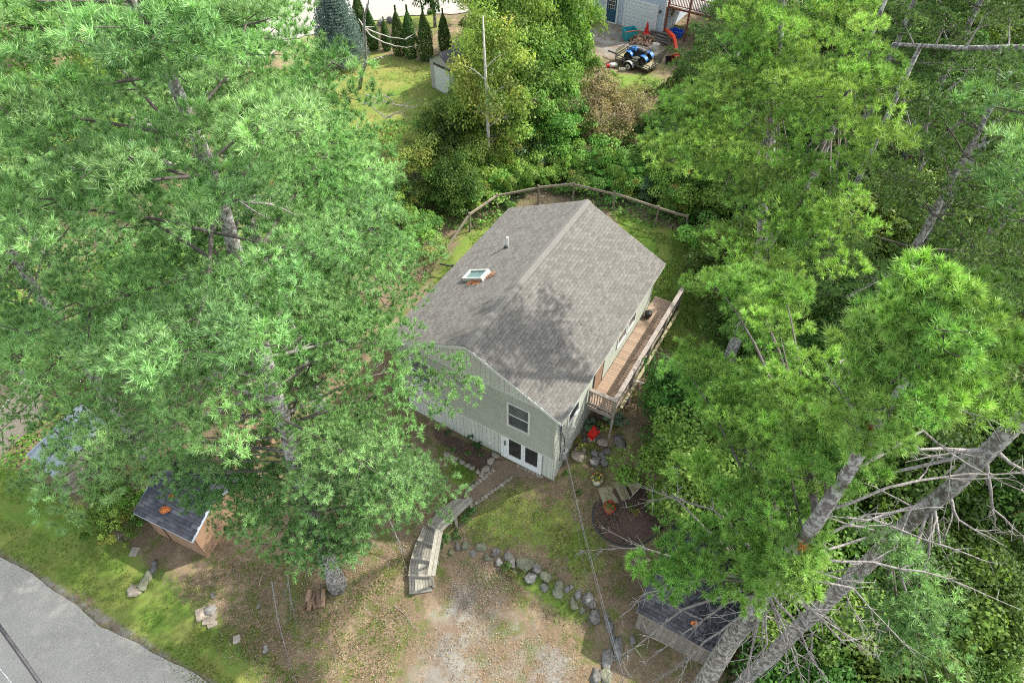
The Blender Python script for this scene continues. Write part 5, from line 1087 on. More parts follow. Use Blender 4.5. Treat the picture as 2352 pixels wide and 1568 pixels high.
# perennials beside the house
def plant(label, px, py, h, s, key, z=None):
    p = G(px, py); me, rx, rz_ = BROAD[key]; o = empty('perennial', p, 0, label, 'plant'); c = bpy.data.objects.new('foliage', me); COL.objects.link(c); c.parent = o
    c.scale = (s/rx, s/rx, h/2/rz_); c.location = (0, 0, h*.48); c.rotation_euler = (0, 0, random.uniform(0, 6.28))
broad_mesh('herb', np.array([(.10, .20, .05), (.13, .235, .06), (.08, .17, .045)]), .5, .35, 12, 260, .13, 90, .2)
broad_mesh('herby', np.array([(.22, .24, .05), (.28, .26, .06), (.14, .21, .05)]), .5, .35, 12, 260, .10, 91, .2)
broad_mesh('herbblue', np.array([(.13, .22, .12), (.16, .26, .15)]), .5, .35, 10, 200, .20, 92, .2)
broad_mesh('herbdark', np.array([(.035, .09, .03), (.05, .12, .04)]), .5, .35, 10, 160, .13, 93, .2)
for lab, x, y, h, s, k in (('broad blue green hosta under the deck corner', 1560, 370, .5, .55, 'herbblue'), ('yellow green perennial beside the red plastic under the deck', 1500, 430, .55, .5, 'herby'), ('dark leafy plant against the wall left of the red plastic', 1390, 420, .45, .5, 'herbblue'), ('yellow leaved groundcover against the house wall', 1300, 530, .3, .45, 'herby'), ('yellow groundcover among the rock garden stones', 1390, 535, .25, .4, 'herby'),
                       ('young green plant in the mulch bed near the white wall', 525, 425, .6, .22, 'herbdark'), ('dark leafy plant in the middle of the mulch bed', 640, 545, .45, .3, 'herbdark'), ('slender plant in the mulch bed with a curved stake', 590, 490, .55, .2, 'herbdark'), ('low plant in the mulch bed near the shaded end', 435, 455, .4, .22, 'herbdark'),
                       ('light green clump near the front edge of the mulch bed', 575, 590, .3, .18, 'herb'), ('light green clump by the stones at the mulch bed\'s near corner', 655, 610, .35, .18, 'herb'), ('small leafy clump in the mulch bed beside the pine tips', 470, 565, .3, .18, 'herb'), ('leafy green plant beside the stair\'s upper handrail', 600, 980, .5, .3, 'herb'), ('low green plant under the stair\'s middle handrail', 545, 1040, .45, .3, 'herb'),
                       ('green fern clump beside the lower handrail', 415, 1160, .4, .28, 'herb'), ('small plant at the foot of the lower handrail', 385, 1210, .35, .22, 'herbdark'), ('green weeds between the wall stones by the drive', 835, 1345, .35, .3, 'herb'), ('yellow weeds below the middle wall stones', 860, 1410, .25, .3, 'herby'), ('bright weeds on top of the wall stones', 940, 1375, .3, .18, 'herby'),
                       ('yellow green sedge in the round mulch bed', 1685, 975, .35, .3, 'herby'), ('small green sprout at the mulch bed\'s upper rim', 1640, 935, .25, .14, 'herb'), ('weeds growing at the power line side of the lawn', 1310, 850, .3, .22, 'herb'), ('weeds at the house corner below the meter', 1230, 720, .25, .22, 'herb'), ('weeds at the end of the plank steps', 1655, 1390-600, .3, .2, 'herby')):
    plant(lab, *C2(x, y), h, s, k)
plant('burgundy plant beside the stair handrail', *C2(485, 1140), .3, .3, 'herbdark')

# ------------------------------------------------------------------ post and rail fence
fence = empty('rail_fence', FP[0], 0, 'rustic post and rail fence curving round the back lawn', 'fence')
tops = []
for i, p in enumerate(FP):
    g = hz(p.x, p.y); h = 1.25
    MB().tube([(p.x, p.y, g-.2), (p.x+.02, p.y, g+h*.5), (p.x+random.uniform(-.03, .03), p.y, g+h)], [.06, .058, .055], 8).build('post', M['fencewood'], fence, False)
    tops.append(Vector((p.x, p.y, g)))
for i in range(len(tops)-1):
    for z in (1.1,):
        a, b2 = tops[i]+Vector((0, 0, z)), tops[i+1]+Vector((0, 0, z+random.uniform(-.05, .05)))
        MB().beam(a, b2, .06, .12).build('rail', M['fencewood'], fence, False)
a = tops[0]; e_ = Vector((-3.4, 27.0, hz(-3.4, 27)))
MB().beam(a+Vector((0, 0, 1.08)), e_+Vector((0, 0, .25)), .06, .12).build('rail', M['fencewood'], fence, False)
wiref = MB()
for i in range(len(tops)-1):
    a, b2 = tops[i], tops[i+1]; n = int((b2-a).length/.16)
    for k in range(n):
        t = k/n; p = a.lerp(b2, t); wiref.tube([p, p+Vector((0, 0, 1.1))], .004, 3, False)
    for z in np.arange(.1, 1.1, .16): wiref.tube([a+Vector((0, 0, z)), b2+Vector((0, 0, z))], .004, 3, False)
tag(wiref.build('wire_mesh', M['wire'], fence, False), kind='stuff')

# ------------------------------------------------------------------ blue spruce, arborvitae, snag
def spruce(label, xy, h, rad):
    x, y = xy; o = empty('spruce_tree', (x, y, hz(x, y)-.05), 0, label, 'tree'); lb = MB(); P, D, Ln = [], [], []
    lb.tube([(0, 0, 0), (0, 0, h*.5), (0, 0, h)], [.14, .09, .02], 9)
    z = 1.0
    while z < h-.15:
        f = (z-1.0)/(h-1.0); L = rad*(1-f)**.85+.12; n = int(12+6*(1-f))
        for k in range(n):
            a = 2*math.pi*(k+random.random()*.6)/n; dr = np.array([math.cos(a), math.sin(a), -.12+.35*f])
            for s in np.arange(.25, 1.01, .09/max(L, .3)):
                p = dr*L*s*random.uniform(.93, 1.05)+np.array([0, 0, z+.10*s*s]); sw = .26*L*(1-s*.55)
                for q in (-1, 0, 1):
                    pp = p+np.array([-dr[1], dr[0], 0])*sw*q*random.uniform(.4, 1); P.append(pp); D.append(dr+np.array([-dr[1], dr[0], 0])*q*.7+np.array([0, 0, .15])); Ln.append(.085)
        z += .22*(1-.35*f)
    P, D, Ln = np.array(P), np.array(D), np.array(Ln); pal = np.array([(.16, .235, .215), (.20, .28, .26), (.125, .195, .175), (.25, .33, .30)])
    finish(needle_mesh('crown', P, D, Ln, pal[rng.integers(0, 4, len(P))], 7, .05), 'crown', M['needle'], o)
    lb.build('trunk', M['bark'], o, True, True); return o
p = at(790, 155, .7); spruce('blue spruce with layered silvery needles beside the far driveway', (p.x, p.y), 8.0, 1.9)
def arbor_mesh(h, rad, seed):
    r_ = np.random.default_rng(seed); n = 4200; z = r_.random(n)**.85; a = r_.uniform(0, 6.28, n); prof = np.sin(np.clip(z*1.0+.12, 0, 1)*math.pi)**.55*(1-z*.55)
    prof = np.minimum(prof, 1.15*(1-z)**.6+.02); rr = rad*prof*r_.uniform(.75, 1.08, n)*(1+.12*np.sin(a*3+z*9))
    P = np.stack([rr*np.cos(a), rr*np.sin(a), z*h+.05], 1); N = np.stack([np.cos(a), np.sin(a), .4+0*a], 1)+r_.normal(size=(n, 3))*.35
    pal = np.array([(.055, .125, .025), (.075, .155, .03), (.045, .10, .02)]); me = leaf_mesh('crown', P, N, .14*r_.uniform(.7, 1.3, n), pal[r_.integers(0, 3, n)]*r_.uniform(.8, 1.2, (n, 1)), .5)
    me.materials.append(M['leaf']); return me
am = [arbor_mesh(3.6, .62, s) for s in range(3)]
AV = [((832, 82), 1.05, 'leftmost arborvitae, half behind the bare dead snag'), ((858, 108), .92, 'arborvitae just right of the bare dead snag'), ((889, 112), .7, 'short arborvitae between the two taller pairs'), ((920, 126), 1.0, 'tall arborvitae left of the matching pair'), ((946, 134), 1.05, 'pointed arborvitae in the middle of the row'), ((981, 141), 1.08, 'arborvitae nearest the small dark roofed shed'), ((1023, 122), .9, 'last arborvitae, behind the small dark roofed shed')]
for i, (px_, s, lab) in enumerate(AV):
    p = at(*px_, .7); g = hz(p.x, p.y); o = empty('arborvitae', (p.x, p.y, g-.05), 0, lab, 'tree', 'arborvitae in a row at the far lawn')
    c = bpy.data.objects.new('crown', am[i % 3]); COL.objects.link(c); c.parent = o; c.scale = (s, s, s); c.rotation_euler = (0, 0, i*1.1)
    MB().tube([(0, 0, 0), (0, 0, 3.0*s)], [.06, .02], 6).build('trunk', M['bark'], o)
p = at(824, 200, 1.0); sn = empty('dead_tree', (p.x, p.y, hz(p.x, p.y)-.1), 0, 'bare dead snag with two long curved pale arms', 'tree')
D_ = (p-Vector((0, 0, CAMH))).length
ff = lambda x, y, k=0: far(612.5+.2279*x, .2279*y, D_-k)
MB().tube([p-Vector((0, 0, .3)), ff(960, 740, 1), ff(1000, 640, 1.5), ff(990, 400, 2.6), ff(980, 280, 3.2), ff(985, 160, 3.8), ff(1025, 30, 4.4), ff(1030, -80, 5)], [.13, .12, .115, .10, .095, .07, .05, .03], 9).build('trunk', M['bark'], sn, False, True)
for q in (((985, 290), (1060, 370), (1180, 430), (1300, 465), (1420, 478), (1550, 455)), ((982, 275), (1080, 325), (1240, 375), (1400, 398), (1480, 378)), ((980, 280), (935, 200), (925, 185)), ((1000, 652), (1080, 600), (1150, 575), (1220, 540)), ((1150, 580), (1182, 585)), ((975, 520), (950, 470)), ((960, 740), (948, 700)), ((985, 275), (1090, 272)), ((1400, 398), (1490, 340))):
    dead_branch(sn, [ff(x, y, 3 if y < 500 else 1.5) for x, y in q], .055, False, 'birchbark')
# fallen bare limbs above the shrubs
db = empty('fallen_branch', at(660+250, 300, 1.2), 0, 'tangle of bare pale branches lying on bushes at the near end of the far lawn', 'branch')
for q in (((990, 950), (1120, 1000), (1300, 1060), (1450, 1082), (1620, 1065)), ((1040, 1045), (1120, 1130), (1200, 1180), (1320, 1190)), ((960, 1050), (1080, 1040), (1200, 1050)), ((1200, 1190), (1330, 1130), (1420, 1190)), ((1240, 1180), (1300, 1140), (1400, 1160)), ((1180, 960), (1240, 1000), (1290, 1040))):
    dead_branch(db, [far(612.5+.2279*x, .2279*y, 44.5) for x, y in q], .05, True, 'deadwood')
p0, p1 = far(2050, 102, 33), far(2420, 108, 31)
lg = empty('fallen_tree', (p0.x, p0.y, hz(p0.x, p0.y)), 0, 'fallen grey tree trunk hung across the woods near the top right', 'fallen tree')
MB().tube([p0, p0.lerp(p1, .5)+Vector((0, 0, -.1)), p1], [.07, .09, .11], 9).build('stem', M['bark'], lg, False, True)
for t, q in ((.3, (2170, 60)), (.5, (2260, 40)), (.15, (2080, 60)), (.75, (2320, 50))): dead_branch(lg, [p0.lerp(p1, t), far(*q, 32)], .04)
MB().tube([(p0.x+1.2, p0.y+.5, hz(p0.x, p0.y)-.2), p0.lerp(p1, .2)], [.16, .09], 8).build('snag', M['bark'], lg, False, True)
MB().tube([(p1.x-.5, p1.y+.5, hz(p1.x, p1.y)-.2), p0.lerp(p1, .95)], [.2, .12], 8).build('snag', M['bark'], lg, False, True)
# small grey twigs that came down in the woods: a bare sapling among the right trees
sp = at(2130, 400, 2); ds = empty('dead_sapling', (sp.x, sp.y, hz(sp.x, sp.y)), 0, 'bare branching sapling between lime pine and right edge', 'tree')
MB().tube([(sp.x, sp.y, hz(sp.x, sp.y)-.2), far(2120, 330, 27), far(2135, 240, 26), far(2150, 200, 25.5)], [.09, .08, .05, .03], 8).build('trunk', M['deadwood'], ds, False, True)
for q in (((2120, 330), (2090, 290), (2075, 215)), ((2128, 290), (2175, 250), (2190, 240)), ((2135, 240), (2200, 190), (2240, 160)), ((2120, 350), (2180, 300), (2225, 260)), ((2110, 390), (2160, 340), (2215, 270)), ((2100, 420), (2060, 400), (2030, 400))): dead_branch(ds, [far(x, y, 26.5) for x, y in q], .035)

# ------------------------------------------------------------------ pots, mulch, red plastic
mc = G(*C2(1650, 985)); Mr = 1.32
drape('mulch_circle', [Vector((mc.x+Mr*math.cos(t)*1.05, mc.y+Mr*math.sin(t)*.86, 0)) for t in np.linspace(0, 6.2, 40)], M['mulch'], .035, .07, .02)
ring = MB(); ring.tube([Vector((mc.x+Mr*1.06*math.cos(t), mc.y+Mr*.87*math.sin(t), hz(mc.x+Mr*math.cos(t), mc.y+Mr*.87*math.sin(t))+.03)) for t in np.linspace(2.6, 6.6, 30)], .035, 6)
rgo = ring.build('lawn_edging', M['black']); tag(rgo, 'thin black strip curving round the round mulch bed', 'edging')
def flowerpot(label, px, py, potm, rad, h, blooms, nf=26):
    p = G(px, py); o = empty('flower_pot', p, 0, label, 'flower pot')
    MB().tube([(0, 0, 0), (0, 0, h*.1), (0, 0, h*.92), (0, 0, h)], [rad*.68, rad*.72, rad*.98, rad*1.04], 18).build('pot', M[potm], o, smooth=True)
    k = 150; v = rng.normal(size=(k, 3)); v /= np.linalg.norm(v, axis=1, keepdims=True); v[:, 2] = abs(v[:, 2]); P = v*rng.uniform(.3, 1.05, (k, 1))*np.array([rad*1.1, rad*1.1, rad*.9])+np.array([0, 0, h])
    cl = np.array([(.12, .22, .05), (.2, .27, .06)])[rng.integers(0, 2, k)]
    me = leaf_mesh('foliage', P, v+[0, 0, .4], rng.uniform(.06, .10, k), cl); finish(me, 'foliage', M['leaf'], o)
    for i in range(nf):
        d = rng.normal(size=3); d /= np.linalg.norm(d); d[2] = abs(d[2]); q = Vector(d*np.array([rad*.95, rad*.95, rad*.95]))+Vector((0, 0, h+.02)); r_ = random.uniform(.022, .04)
        b_ = MB(); b_.add([q+Vector((r_*math.cos(t)*(1 if j % 2 else .55), r_*math.sin(t)*(1 if j % 2 else .55), 0)) for j, t in enumerate(np.linspace(0, 6.283, 11)[:-1])]+[q+Vector((0, 0, .02))], [(j, (j+1) % 10, 10) for j in range(10)])
        b_.build('flower', M[blooms[i % len(blooms)]], o)
M['yellowflower'] = mat('yellow_petal', (.75, .55, .03), (.6, .42, .02), 20, .6, vary=.1); M['redflower'] = mat('red_petal', (.55, .02, .03), (.4, .015, .02), 20, .6, vary=.1)
flowerpot('white pot of yellow and red flowers above the plank steps', *C2(1435, 775), 'offwhite', .24, .32, ('yellowflower', 'yellowflower', 'redflower'))
flowerpot('clay pot of red flowers at the foot of the plank steps', *C2(1516, 965), 'terracotta', .25, .32, ('redflower', 'redflower', 'redflower'))
p = hw(.62, 2.75); g = hz(p.x, p.y); rd_ = empty('wheelbarrow', (p.x, p.y, g), -.9, 'red plastic wheelbarrow tipped up below the near end of the deck', 'wheelbarrow')
t_ = Matrix.Translation((0, 0, .32)) @ Matrix.Rotation(.75, 4, 'X') @ Matrix.Scale(.48, 4)
bx = [(-.28, -.42, 0), (.28, -.42, 0), (.34, .42, 0), (-.34, .42, 0), (-.36, -.55, .28), (.36, -.55, .28), (.42, .55, .28), (-.42, .55, .28)]
MB().add([t_ @ Vector(v) for v in bx], ((0, 1, 2, 3), (0, 4, 5, 1), (1, 5, 6, 2), (2, 6, 7, 3), (3, 7, 4, 0))).build('tray', M['redplastic'], rd_)
MB().tube([t_ @ Vector((-.25, -.9, -.05)), t_ @ Vector((-.2, .5, -.06))], .022, 7).tube([t_ @ Vector((.25, -.9, -.05)), t_ @ Vector((.2, .5, -.06))], .022, 7).build('handles', M['palewood'], rd_)
MB().tube([t_ @ Vector((-.04, .62, -.1)), t_ @ Vector((.04, .62, -.1))], .17, 16).build('wheel', M['tyre'], rd_)

# ------------------------------------------------------------------ overhead lines
def cable(name, label, pts, r, m, sag=.0, cat='cable', n=24):
    o = empty(name, pts[0], 0, label, cat); P = []
    a, b2 = Vector(pts[0]), Vector(pts[-1])
    for i in range(n+1):
        t = i/n; P.append(a.lerp(b2, t)-Vector((0, 0, sag*4*t*(1-t))))
    MB().tube(P, r, 6).build('strand', m, o, False, True); return o
h0 = hw(.10, .1, 4.35); e1 = far(1446, 1620, 17.5)
cable('service_line', 'twisted black service cable from the house corner to the lower edge', [h0, e1], .009, M['wire'], .5)
cable('service_line', 'bare pale wire running beside the black service cable', [h0+Vector((.02, 0, -.05)), e1+Vector((.03, .02, .1))], .003, M['wirepale'], .45)
cable('service_line', 'thin telephone line dropping from the meter toward the lower edge', [hw(.08, .8, 2.2), e1+Vector((-.3, .1, -.3))], .004, M['wire'], .7)
cable('utility_cable', 'thick dark cable crossing above the road at the lower left', [far(-40, 1385, 17), far(120, 1610, 17)], .035, M['wire'], .05)
cable('utility_cable', 'thin pale line beside the thick cable over the road', [far(-30, 1500, 17), far(60, 1610, 17)], .012, M['wirepale'], .02)

# ------------------------------------------------------------------ neighbour's garage
ga, gb2 = at(1432, 61, .3), at(1499, 79, .3); gdir = (gb2-ga); grz = math.atan2(gdir.y, gdir.x); gdir.normalize()
corner = gb2+gdir*.75; GZ = .3
nb_ = empty('garage_house', (corner.x, corner.y, GZ), grz, 'blue grey house with a white garage door at the top of the view', 'house')
MB().box((-9, .02, -.5), (0, 9, 5.4)).build('wall', M['bluesiding'], nb_)
sb = MB().add([(-9, 0, 0), (0, 0, 0), (0, .018, .11), (-9, .018, .11), (0, .02, 0), (-9, .02, 0)], ((0, 1, 2, 3), (0, 5, 4, 1))); sme = bpy.data.meshes.new('siding_board'); sme.from_pydata(sb.v, [], sb.f); sme.materials.append(M['bluesiding'])
for i in range(46):
    o = bpy.data.objects.new('siding_board', sme); COL.objects.link(o); o.parent = nb_; o.location = (0, -.003, .25+i*.11)
    if i < 40:
        o = bpy.data.objects.new('siding_board', sme); COL.objects.link(o); o.parent = nb_; o.location = (.003, 9, .25+i*.11); o.rotation_euler = (0, 0, math.pi/2)
def nbx(x0, x1, z0, z1, y0, y1, nm, m, par=nb_): return MB().box((x0, y0, z0), (x1, y1, z1)).build(nm, M[m], par)
gd = nbx(-3.32, -.72, .02, 2.12, -.05, -.006, 'garage_door', 'white')
for i in range(7):
    for j in range(1): nbx(-3.30, -.74, .03+i*.298, .03+i*.298+.28, -.075, -.052, 'panel', 'doorpanel', gd)
for a in ((-3.47, -3.32, 0, 2.27), (-.72, -.57, 0, 2.27), (-3.32, -.72, 2.12, 2.27)): nbx(*a, -.085, -.005, 'door_casing', 'white')
bd = nbx(-5.02, -4.12, .12, 2.15, -.05, -.006, 'entry_door', 'bluedoor')
for a in ((-5.14, -5.02, .1, 2.27), (-4.12, -4.0, .1, 2.27), (-5.02, -4.12, 2.15, 2.27), (-5.1, -4.05, .02, .1)): nbx(*a, -.08, -.005, 'door_casing', 'white')
wf = nbx(-4.88, -4.28, 1.15, 2.05, -.062, -.052, 'door_window', 'white', bd)
for i in range(3):
    for j in range(3): nbx(-4.86+i*.195, -4.70+i*.195, 1.18+j*.29, 1.43+j*.29, -.07, -.063, 'pane', 'glass_dark', wf)
nbx(-.06, .025, .2, 5.3, -.03, -.004, 'corner_board', 'white'); nbx(.003, .028, .2, 5.3, .0, .09, 'corner_board', 'white')
ln = nbx(-.42, -.30, 1.75, 1.98, -.17, -.05, 'lantern', 'black'); nbx(-.40, -.32, 1.80, 1.92, -.175, -.171, 'lens', 'glass', ln)
nbx(.004, .04, 1.0, 1.95, 1.2, 2.0, 'window', 'white'); nbx(.041, .05, 1.06, 1.9, 1.26, 1.94, 'pane', 'glass_dark')
bal = empty('balcony', nb_.matrix_world @ Vector((0, 0, 0)) if False else XF[nb_.name] @ Vector((.3, 0, 0)), grz, 'red brown balcony deck on the right side of the blue grey house', 'balcony')
for i in range(24): MB().box((-.2+i*.145, .2, 2.35), (-.2+i*.145+.135, 4.5, 2.39)).build('deck_board', M['graywall'], bal)
for a, c in (((-.2, .15, 2.27), (3.3, .15, 2.27)), ((3.3, .15, 2.27), (3.3, 4.5, 2.27)), ((-.2, .15, 3.32), (3.3, .15, 3.32)), ((3.3, .15, 3.32), (3.3, 4.5, 3.32)), ((-.2, .15, 2.5), (3.3, .15, 2.5)), ((3.3, .15, 2.5), (3.3, 4.5, 2.5))): MB().beam(a, c, .06, .14 if a[2] < 2.3 else .06).build('rail', M['redwood'], bal)
bl = MB().box((-.025, -.025, 2.5), (.025, .025, 3.32)); blm = bpy.data.meshes.new('baluster'); blm.from_pydata(bl.v, [], bl.f); blm.materials.append(M['redwood'])
for i in range(28):
    o = bpy.data.objects.new('baluster', blm); COL.objects.link(o); o.parent = bal; o.location = (-.15+i*.125, .15, 0)
    o = bpy.data.objects.new('baluster', blm); COL.objects.link(o); o.parent = bal; o.location = (3.3, .25+i*.15, 0)
for x, y in ((-.15, .15), (1.6, .15), (3.3, .15), (3.3, 4.4)): MB().box((x-.06, y-.06, -.6), (x+.06, y+.06, 3.38)).build('post', M['redwood'], bal)
rl = MB().beam((3.2, -.1, .9), (5.2, 1.0, 1.5), .14, .06).build('stair_rail', M['palewood'], bal)
# small shed with dark gable roof
p = at(992, 198, 1.0); nsd = empty('storage_shed', (p.x, p.y, 1.0), -.75, 'small beige shed with a dark gable roof behind the birch', 'shed')
W_, Dp, Hh = 2.4, 3.0, 1.95
MB().box((0, 0, -.3), (W_, Dp, Hh)).add([(0, 0, Hh), (W_, 0, Hh), (W_/2, 0, Hh+.75), (0, Dp, Hh), (W_, Dp, Hh), (W_/2, Dp, Hh+.75)], ((0, 1, 2), (5, 4, 3))).build('wall', M['graywall'], nsd)
for sg in (0, 1):
    xe = -.2 if sg == 0 else W_+.2; MB().add([(W_/2, -.2, Hh+.82), (W_/2, Dp+.2, Hh+.82), (xe, Dp+.2, Hh-.05), (xe, -.2, Hh-.05), (W_/2, -.2, Hh+.76), (W_/2, Dp+.2, Hh+.76), (xe, Dp+.2, Hh-.11), (xe, -.2, Hh-.11)],
        ((0, 3, 2, 1) if sg == 0 else (0, 1, 2, 3), (4, 5, 6, 7), (0, 4, 7, 3), (3, 7, 6, 2), (1, 2, 6, 5))).build('roof', M['wire'], nsd)
MB().box((.45, -.03, 0), (1.95, -.003, 1.7)).build('door', M['trim'], nsd)
MB().box((.4, -.04, 1.7), (2.0, -.004, 1.85)).build('lintel', M['black'], nsd)

# ------------------------------------------------------------------ trailer, quad bike, digger arm and clutter
C5 = lambda x, y: (1362.8+.1318*x, .1318*y)
def NP(x, y, z): return at(*C5(x, y), z)
ta, tb = NP(380, 1060, .62), NP(965, 1270, .62); td = tb-ta; trz = math.atan2(td.y, td.x); TL = td.length
TGZ = hz(ta.x, ta.y); tr = empty('utility_trailer', (ta.x, ta.y, TGZ), trz, 'black utility trailer with rails carrying the blue quad bike', 'trailer')
for i in range(8): MB().box((0, .05+i*.19, .42), (TL, .05+i*.19+.18, .46)).build('plank', M['palewood'], tr)
for y in (0, 1.6):
    for z in (.40, .58, .76): MB().beam((0, y, z), (TL, y, z), .045, .05).build('rail', M['black'], tr)
    for x in np.linspace(0, TL, 6): MB().beam((x, y, .4), (x, y, .78), .04, .04).build('upright', M['black'], tr)
for z in (.58, .78, 1.1): MB().beam((0, 0, z), (0, 1.6, z), .045, .05).build('rail', M['black'], tr)
for y in (-.16, 1.76):
    wh = MB().tube([(TL*.44, y-.09, .3), (TL*.44, y+.09, .3)], .32, 22).build('wheel', M['tyre'], tr)
    MB().tube([(TL*.44, y-.11 if y < 0 else y+.08, .3), (TL*.44, y-.085 if y < 0 else y+.11, .3)], .19, 16).build('rim', M['offwhite'], wh)
    MB().tube([(TL*.44, y-.13 if y < 0 else y+.1, .3), (TL*.44, y-.08 if y < 0 else y+.13, .3)], .06, 12).build('hub', M['black'], wh)
    fp_ = [(TL*.44+.42*math.cos(t), .3+.42*math.sin(t)) for t in np.linspace(.15, math.pi-.15, 9)]
    MB().add([(x, y-.12, z) for x, z in fp_]+[(x, y+.12, z) for x, z in fp_], [(i, i+1, i+10, i+9) for i in range(8)]).build('fender', M['graywall'], tr)
gate = MB()
for x0 in np.linspace(0, 1.55, 8): gate.beam((TL+.03, x0+.02, .5), (TL+.45, x0+.02, 1.75), .03, .03)
for t in (0, .25, .5, .75, 1): gate.beam((TL+.03+.42*t, 0, .5+1.25*t), (TL+.03+.42*t, 1.6, .5+1.25*t), .04, .04)
gate.build('ramp_gate', M['black'], tr)
MB().beam((-.1, .8, .4), (-1.2, .8, .4), .09, .08).build('tongue', M['black'], tr)
MB().box((.05, .2, .47), (.1, 1.4, 1.0), Matrix.Translation((0.1, 0, 0)) @ Matrix.Rotation(-.35, 4, 'Y')).build('front_board', M['palewood'], tr)
qb = empty('quad_bike', XF[tr.name] @ Vector((TL*.5, .78, .465)), trz+math.pi, 'blue quad bike with black tyres parked on the trailer', 'quad bike')
for x in (-.62, .62):
    for y in (-.40, .40):
        wq = MB().tube([(x, y-.13, .3), (x, y+.13, .3)], [.3, .3], 18).build('wheel', M['tyre'], qb); MB().tube([(x, y-.145, .3), (x, y+.145, .3)], .13, 12).build('rim', M['black'], wq)
        fq = [(x+.4*math.cos(t), .36+.34*math.sin(t)) for t in np.linspace(.25, math.pi-.25, 8)]
        MB().add([(a, y-.17, z) for a, z in fq]+[(a, y+.17, z) for a, z in fq], [(i, i+1, i+9, i+8) for i in range(7)]).build('fender', M['blue'], qb)
MB().add([(-.75, -.18, .35), (.8, -.16, .35), (.8, .16, .35), (-.75, .18, .35), (-.6, -.16, .66), (.75, -.14, .78), (.75, .14, .78), (-.6, .16, .66)], ((0, 3, 2, 1), (4, 5, 6, 7), (0, 1, 5, 4), (1, 2, 6, 5), (2, 3, 7, 6), (3, 0, 4, 7))).build('body', M['black'], qb)
MB().add([(.2, -.17, .72), (.85, -.22, .68), (.85, .22, .68), (.2, .17, .72), (.25, -.13, .88), (.7, -.16, .86), (.7, .16, .86), (.25, .13, .88)], ((4, 5, 6, 7), (0, 1, 5, 4), (1, 2, 6, 5), (2, 3, 7, 6), (3, 0, 4, 7))).build('hood', M['blue'], qb)
MB().tube([(-.55, 0, .78), (-.2, 0, .74), (.15, 0, .80)], [.15, .17, .11], 10).build('seat', M['black'], qb, smooth=True)
MB().tube([(.28, -.36, 1.05), (.34, -.1, 1.0), (.34, .1, 1.0), (.28, .36, 1.05)], .02, 6).tube([(.36, 0, .8), (.33, 0, 1.0)], .03, 6).build('handlebar', M['black'], qb)
for x in (-.75, .72):
    rk = MB()
    for i in range(5): rk.beam((x-.22, -.34+i*.17, .95), (x+.22, -.34+i*.17, .95), .02, .02)
    rk.beam((x-.22, -.34, .95), (x-.22, .34, .95), .02, .02).beam((x+.22, -.34, .95), (x+.22, .34, .95), .02, .02).beam((x, -.3, .95), (x, -.25, .68), .02, .02).beam((x, .3, .95), (x, .25, .68), .02, .02); rk.build('rack', M['black'], qb)
MB().box((-.35, -.44, .28), (.35, -.2, .32)).box((-.35, .2, .28), (.35, .44, .32)).build('footwell', M['graywall'], qb)
# digger arm
b0 = NP(1420, 1080, .35); dg = empty('digger_arm', (b0.x, b0.y, hz(b0.x, b0.y)), 0, 'red orange backhoe arm with black bucket beside the trailer', 'digger')
dd = (b0-Vector((0, 0, CAMH))).length
dp = lambda x, y, k: far(*C5(x, y), dd+k)
pts_ = [dp(1435, 1040, .2), dp(1450, 920, .6), dp(1430, 740, 1.4), dp(1400, 650, 1.9), dp(1320, 570, 2.6), dp(1265, 510, 3.0)]
for i, (a, c, w_) in enumerate(zip(pts_, pts_[1:], (.30, .2, .22, .24, .16))): MB().beam(a, c, w_, w_).build('boom', M['excred'], dg, False)
MB().tube([dp(1480, 930, .6), dp(1440, 760, 1.3)], .05, 8).build('ram', M['offwhite'], dg, False)
MB().tube([dp(1380, 660, 1.9), dp(1300, 760, 1.5), dp(1285, 880, 1)], .03, 6).build('hose', M['wire'], dg, False)
p = dp(1430, 1060, .1); bk = MB()
bk.add([p+Vector(v) for v in ((-.3, -.25, .3), (.3, -.25, .3), (.3, .3, .35), (-.3, .3, .35), (-.3, -.1, -.25), (.3, -.1, -.25), (.3, .3, -.1), (-.3, .3, -.1))], ((4, 5, 6, 7), (0, 1, 5, 4), (1, 2, 6, 5), (2, 3, 7, 6), (3, 0, 4, 7))).build('bucket', M['excred'], dg, False)
p = NP(1340, 1120, .2); MB().add([p+Vector(v) for v in ((-.4, -.3, .4), (.4, -.3, .4), (.4, .3, .5), (-.4, .3, .5), (-.35, -.25, -.1), (.35, -.25, -.1), (.35, .3, 0), (-.35, .3, 0))], ((4, 5, 6, 7), (0, 1, 5, 4), (1, 2, 6, 5), (2, 3, 7, 6), (3, 0, 4, 7))).build('counterweight', M['black'], dg, False)
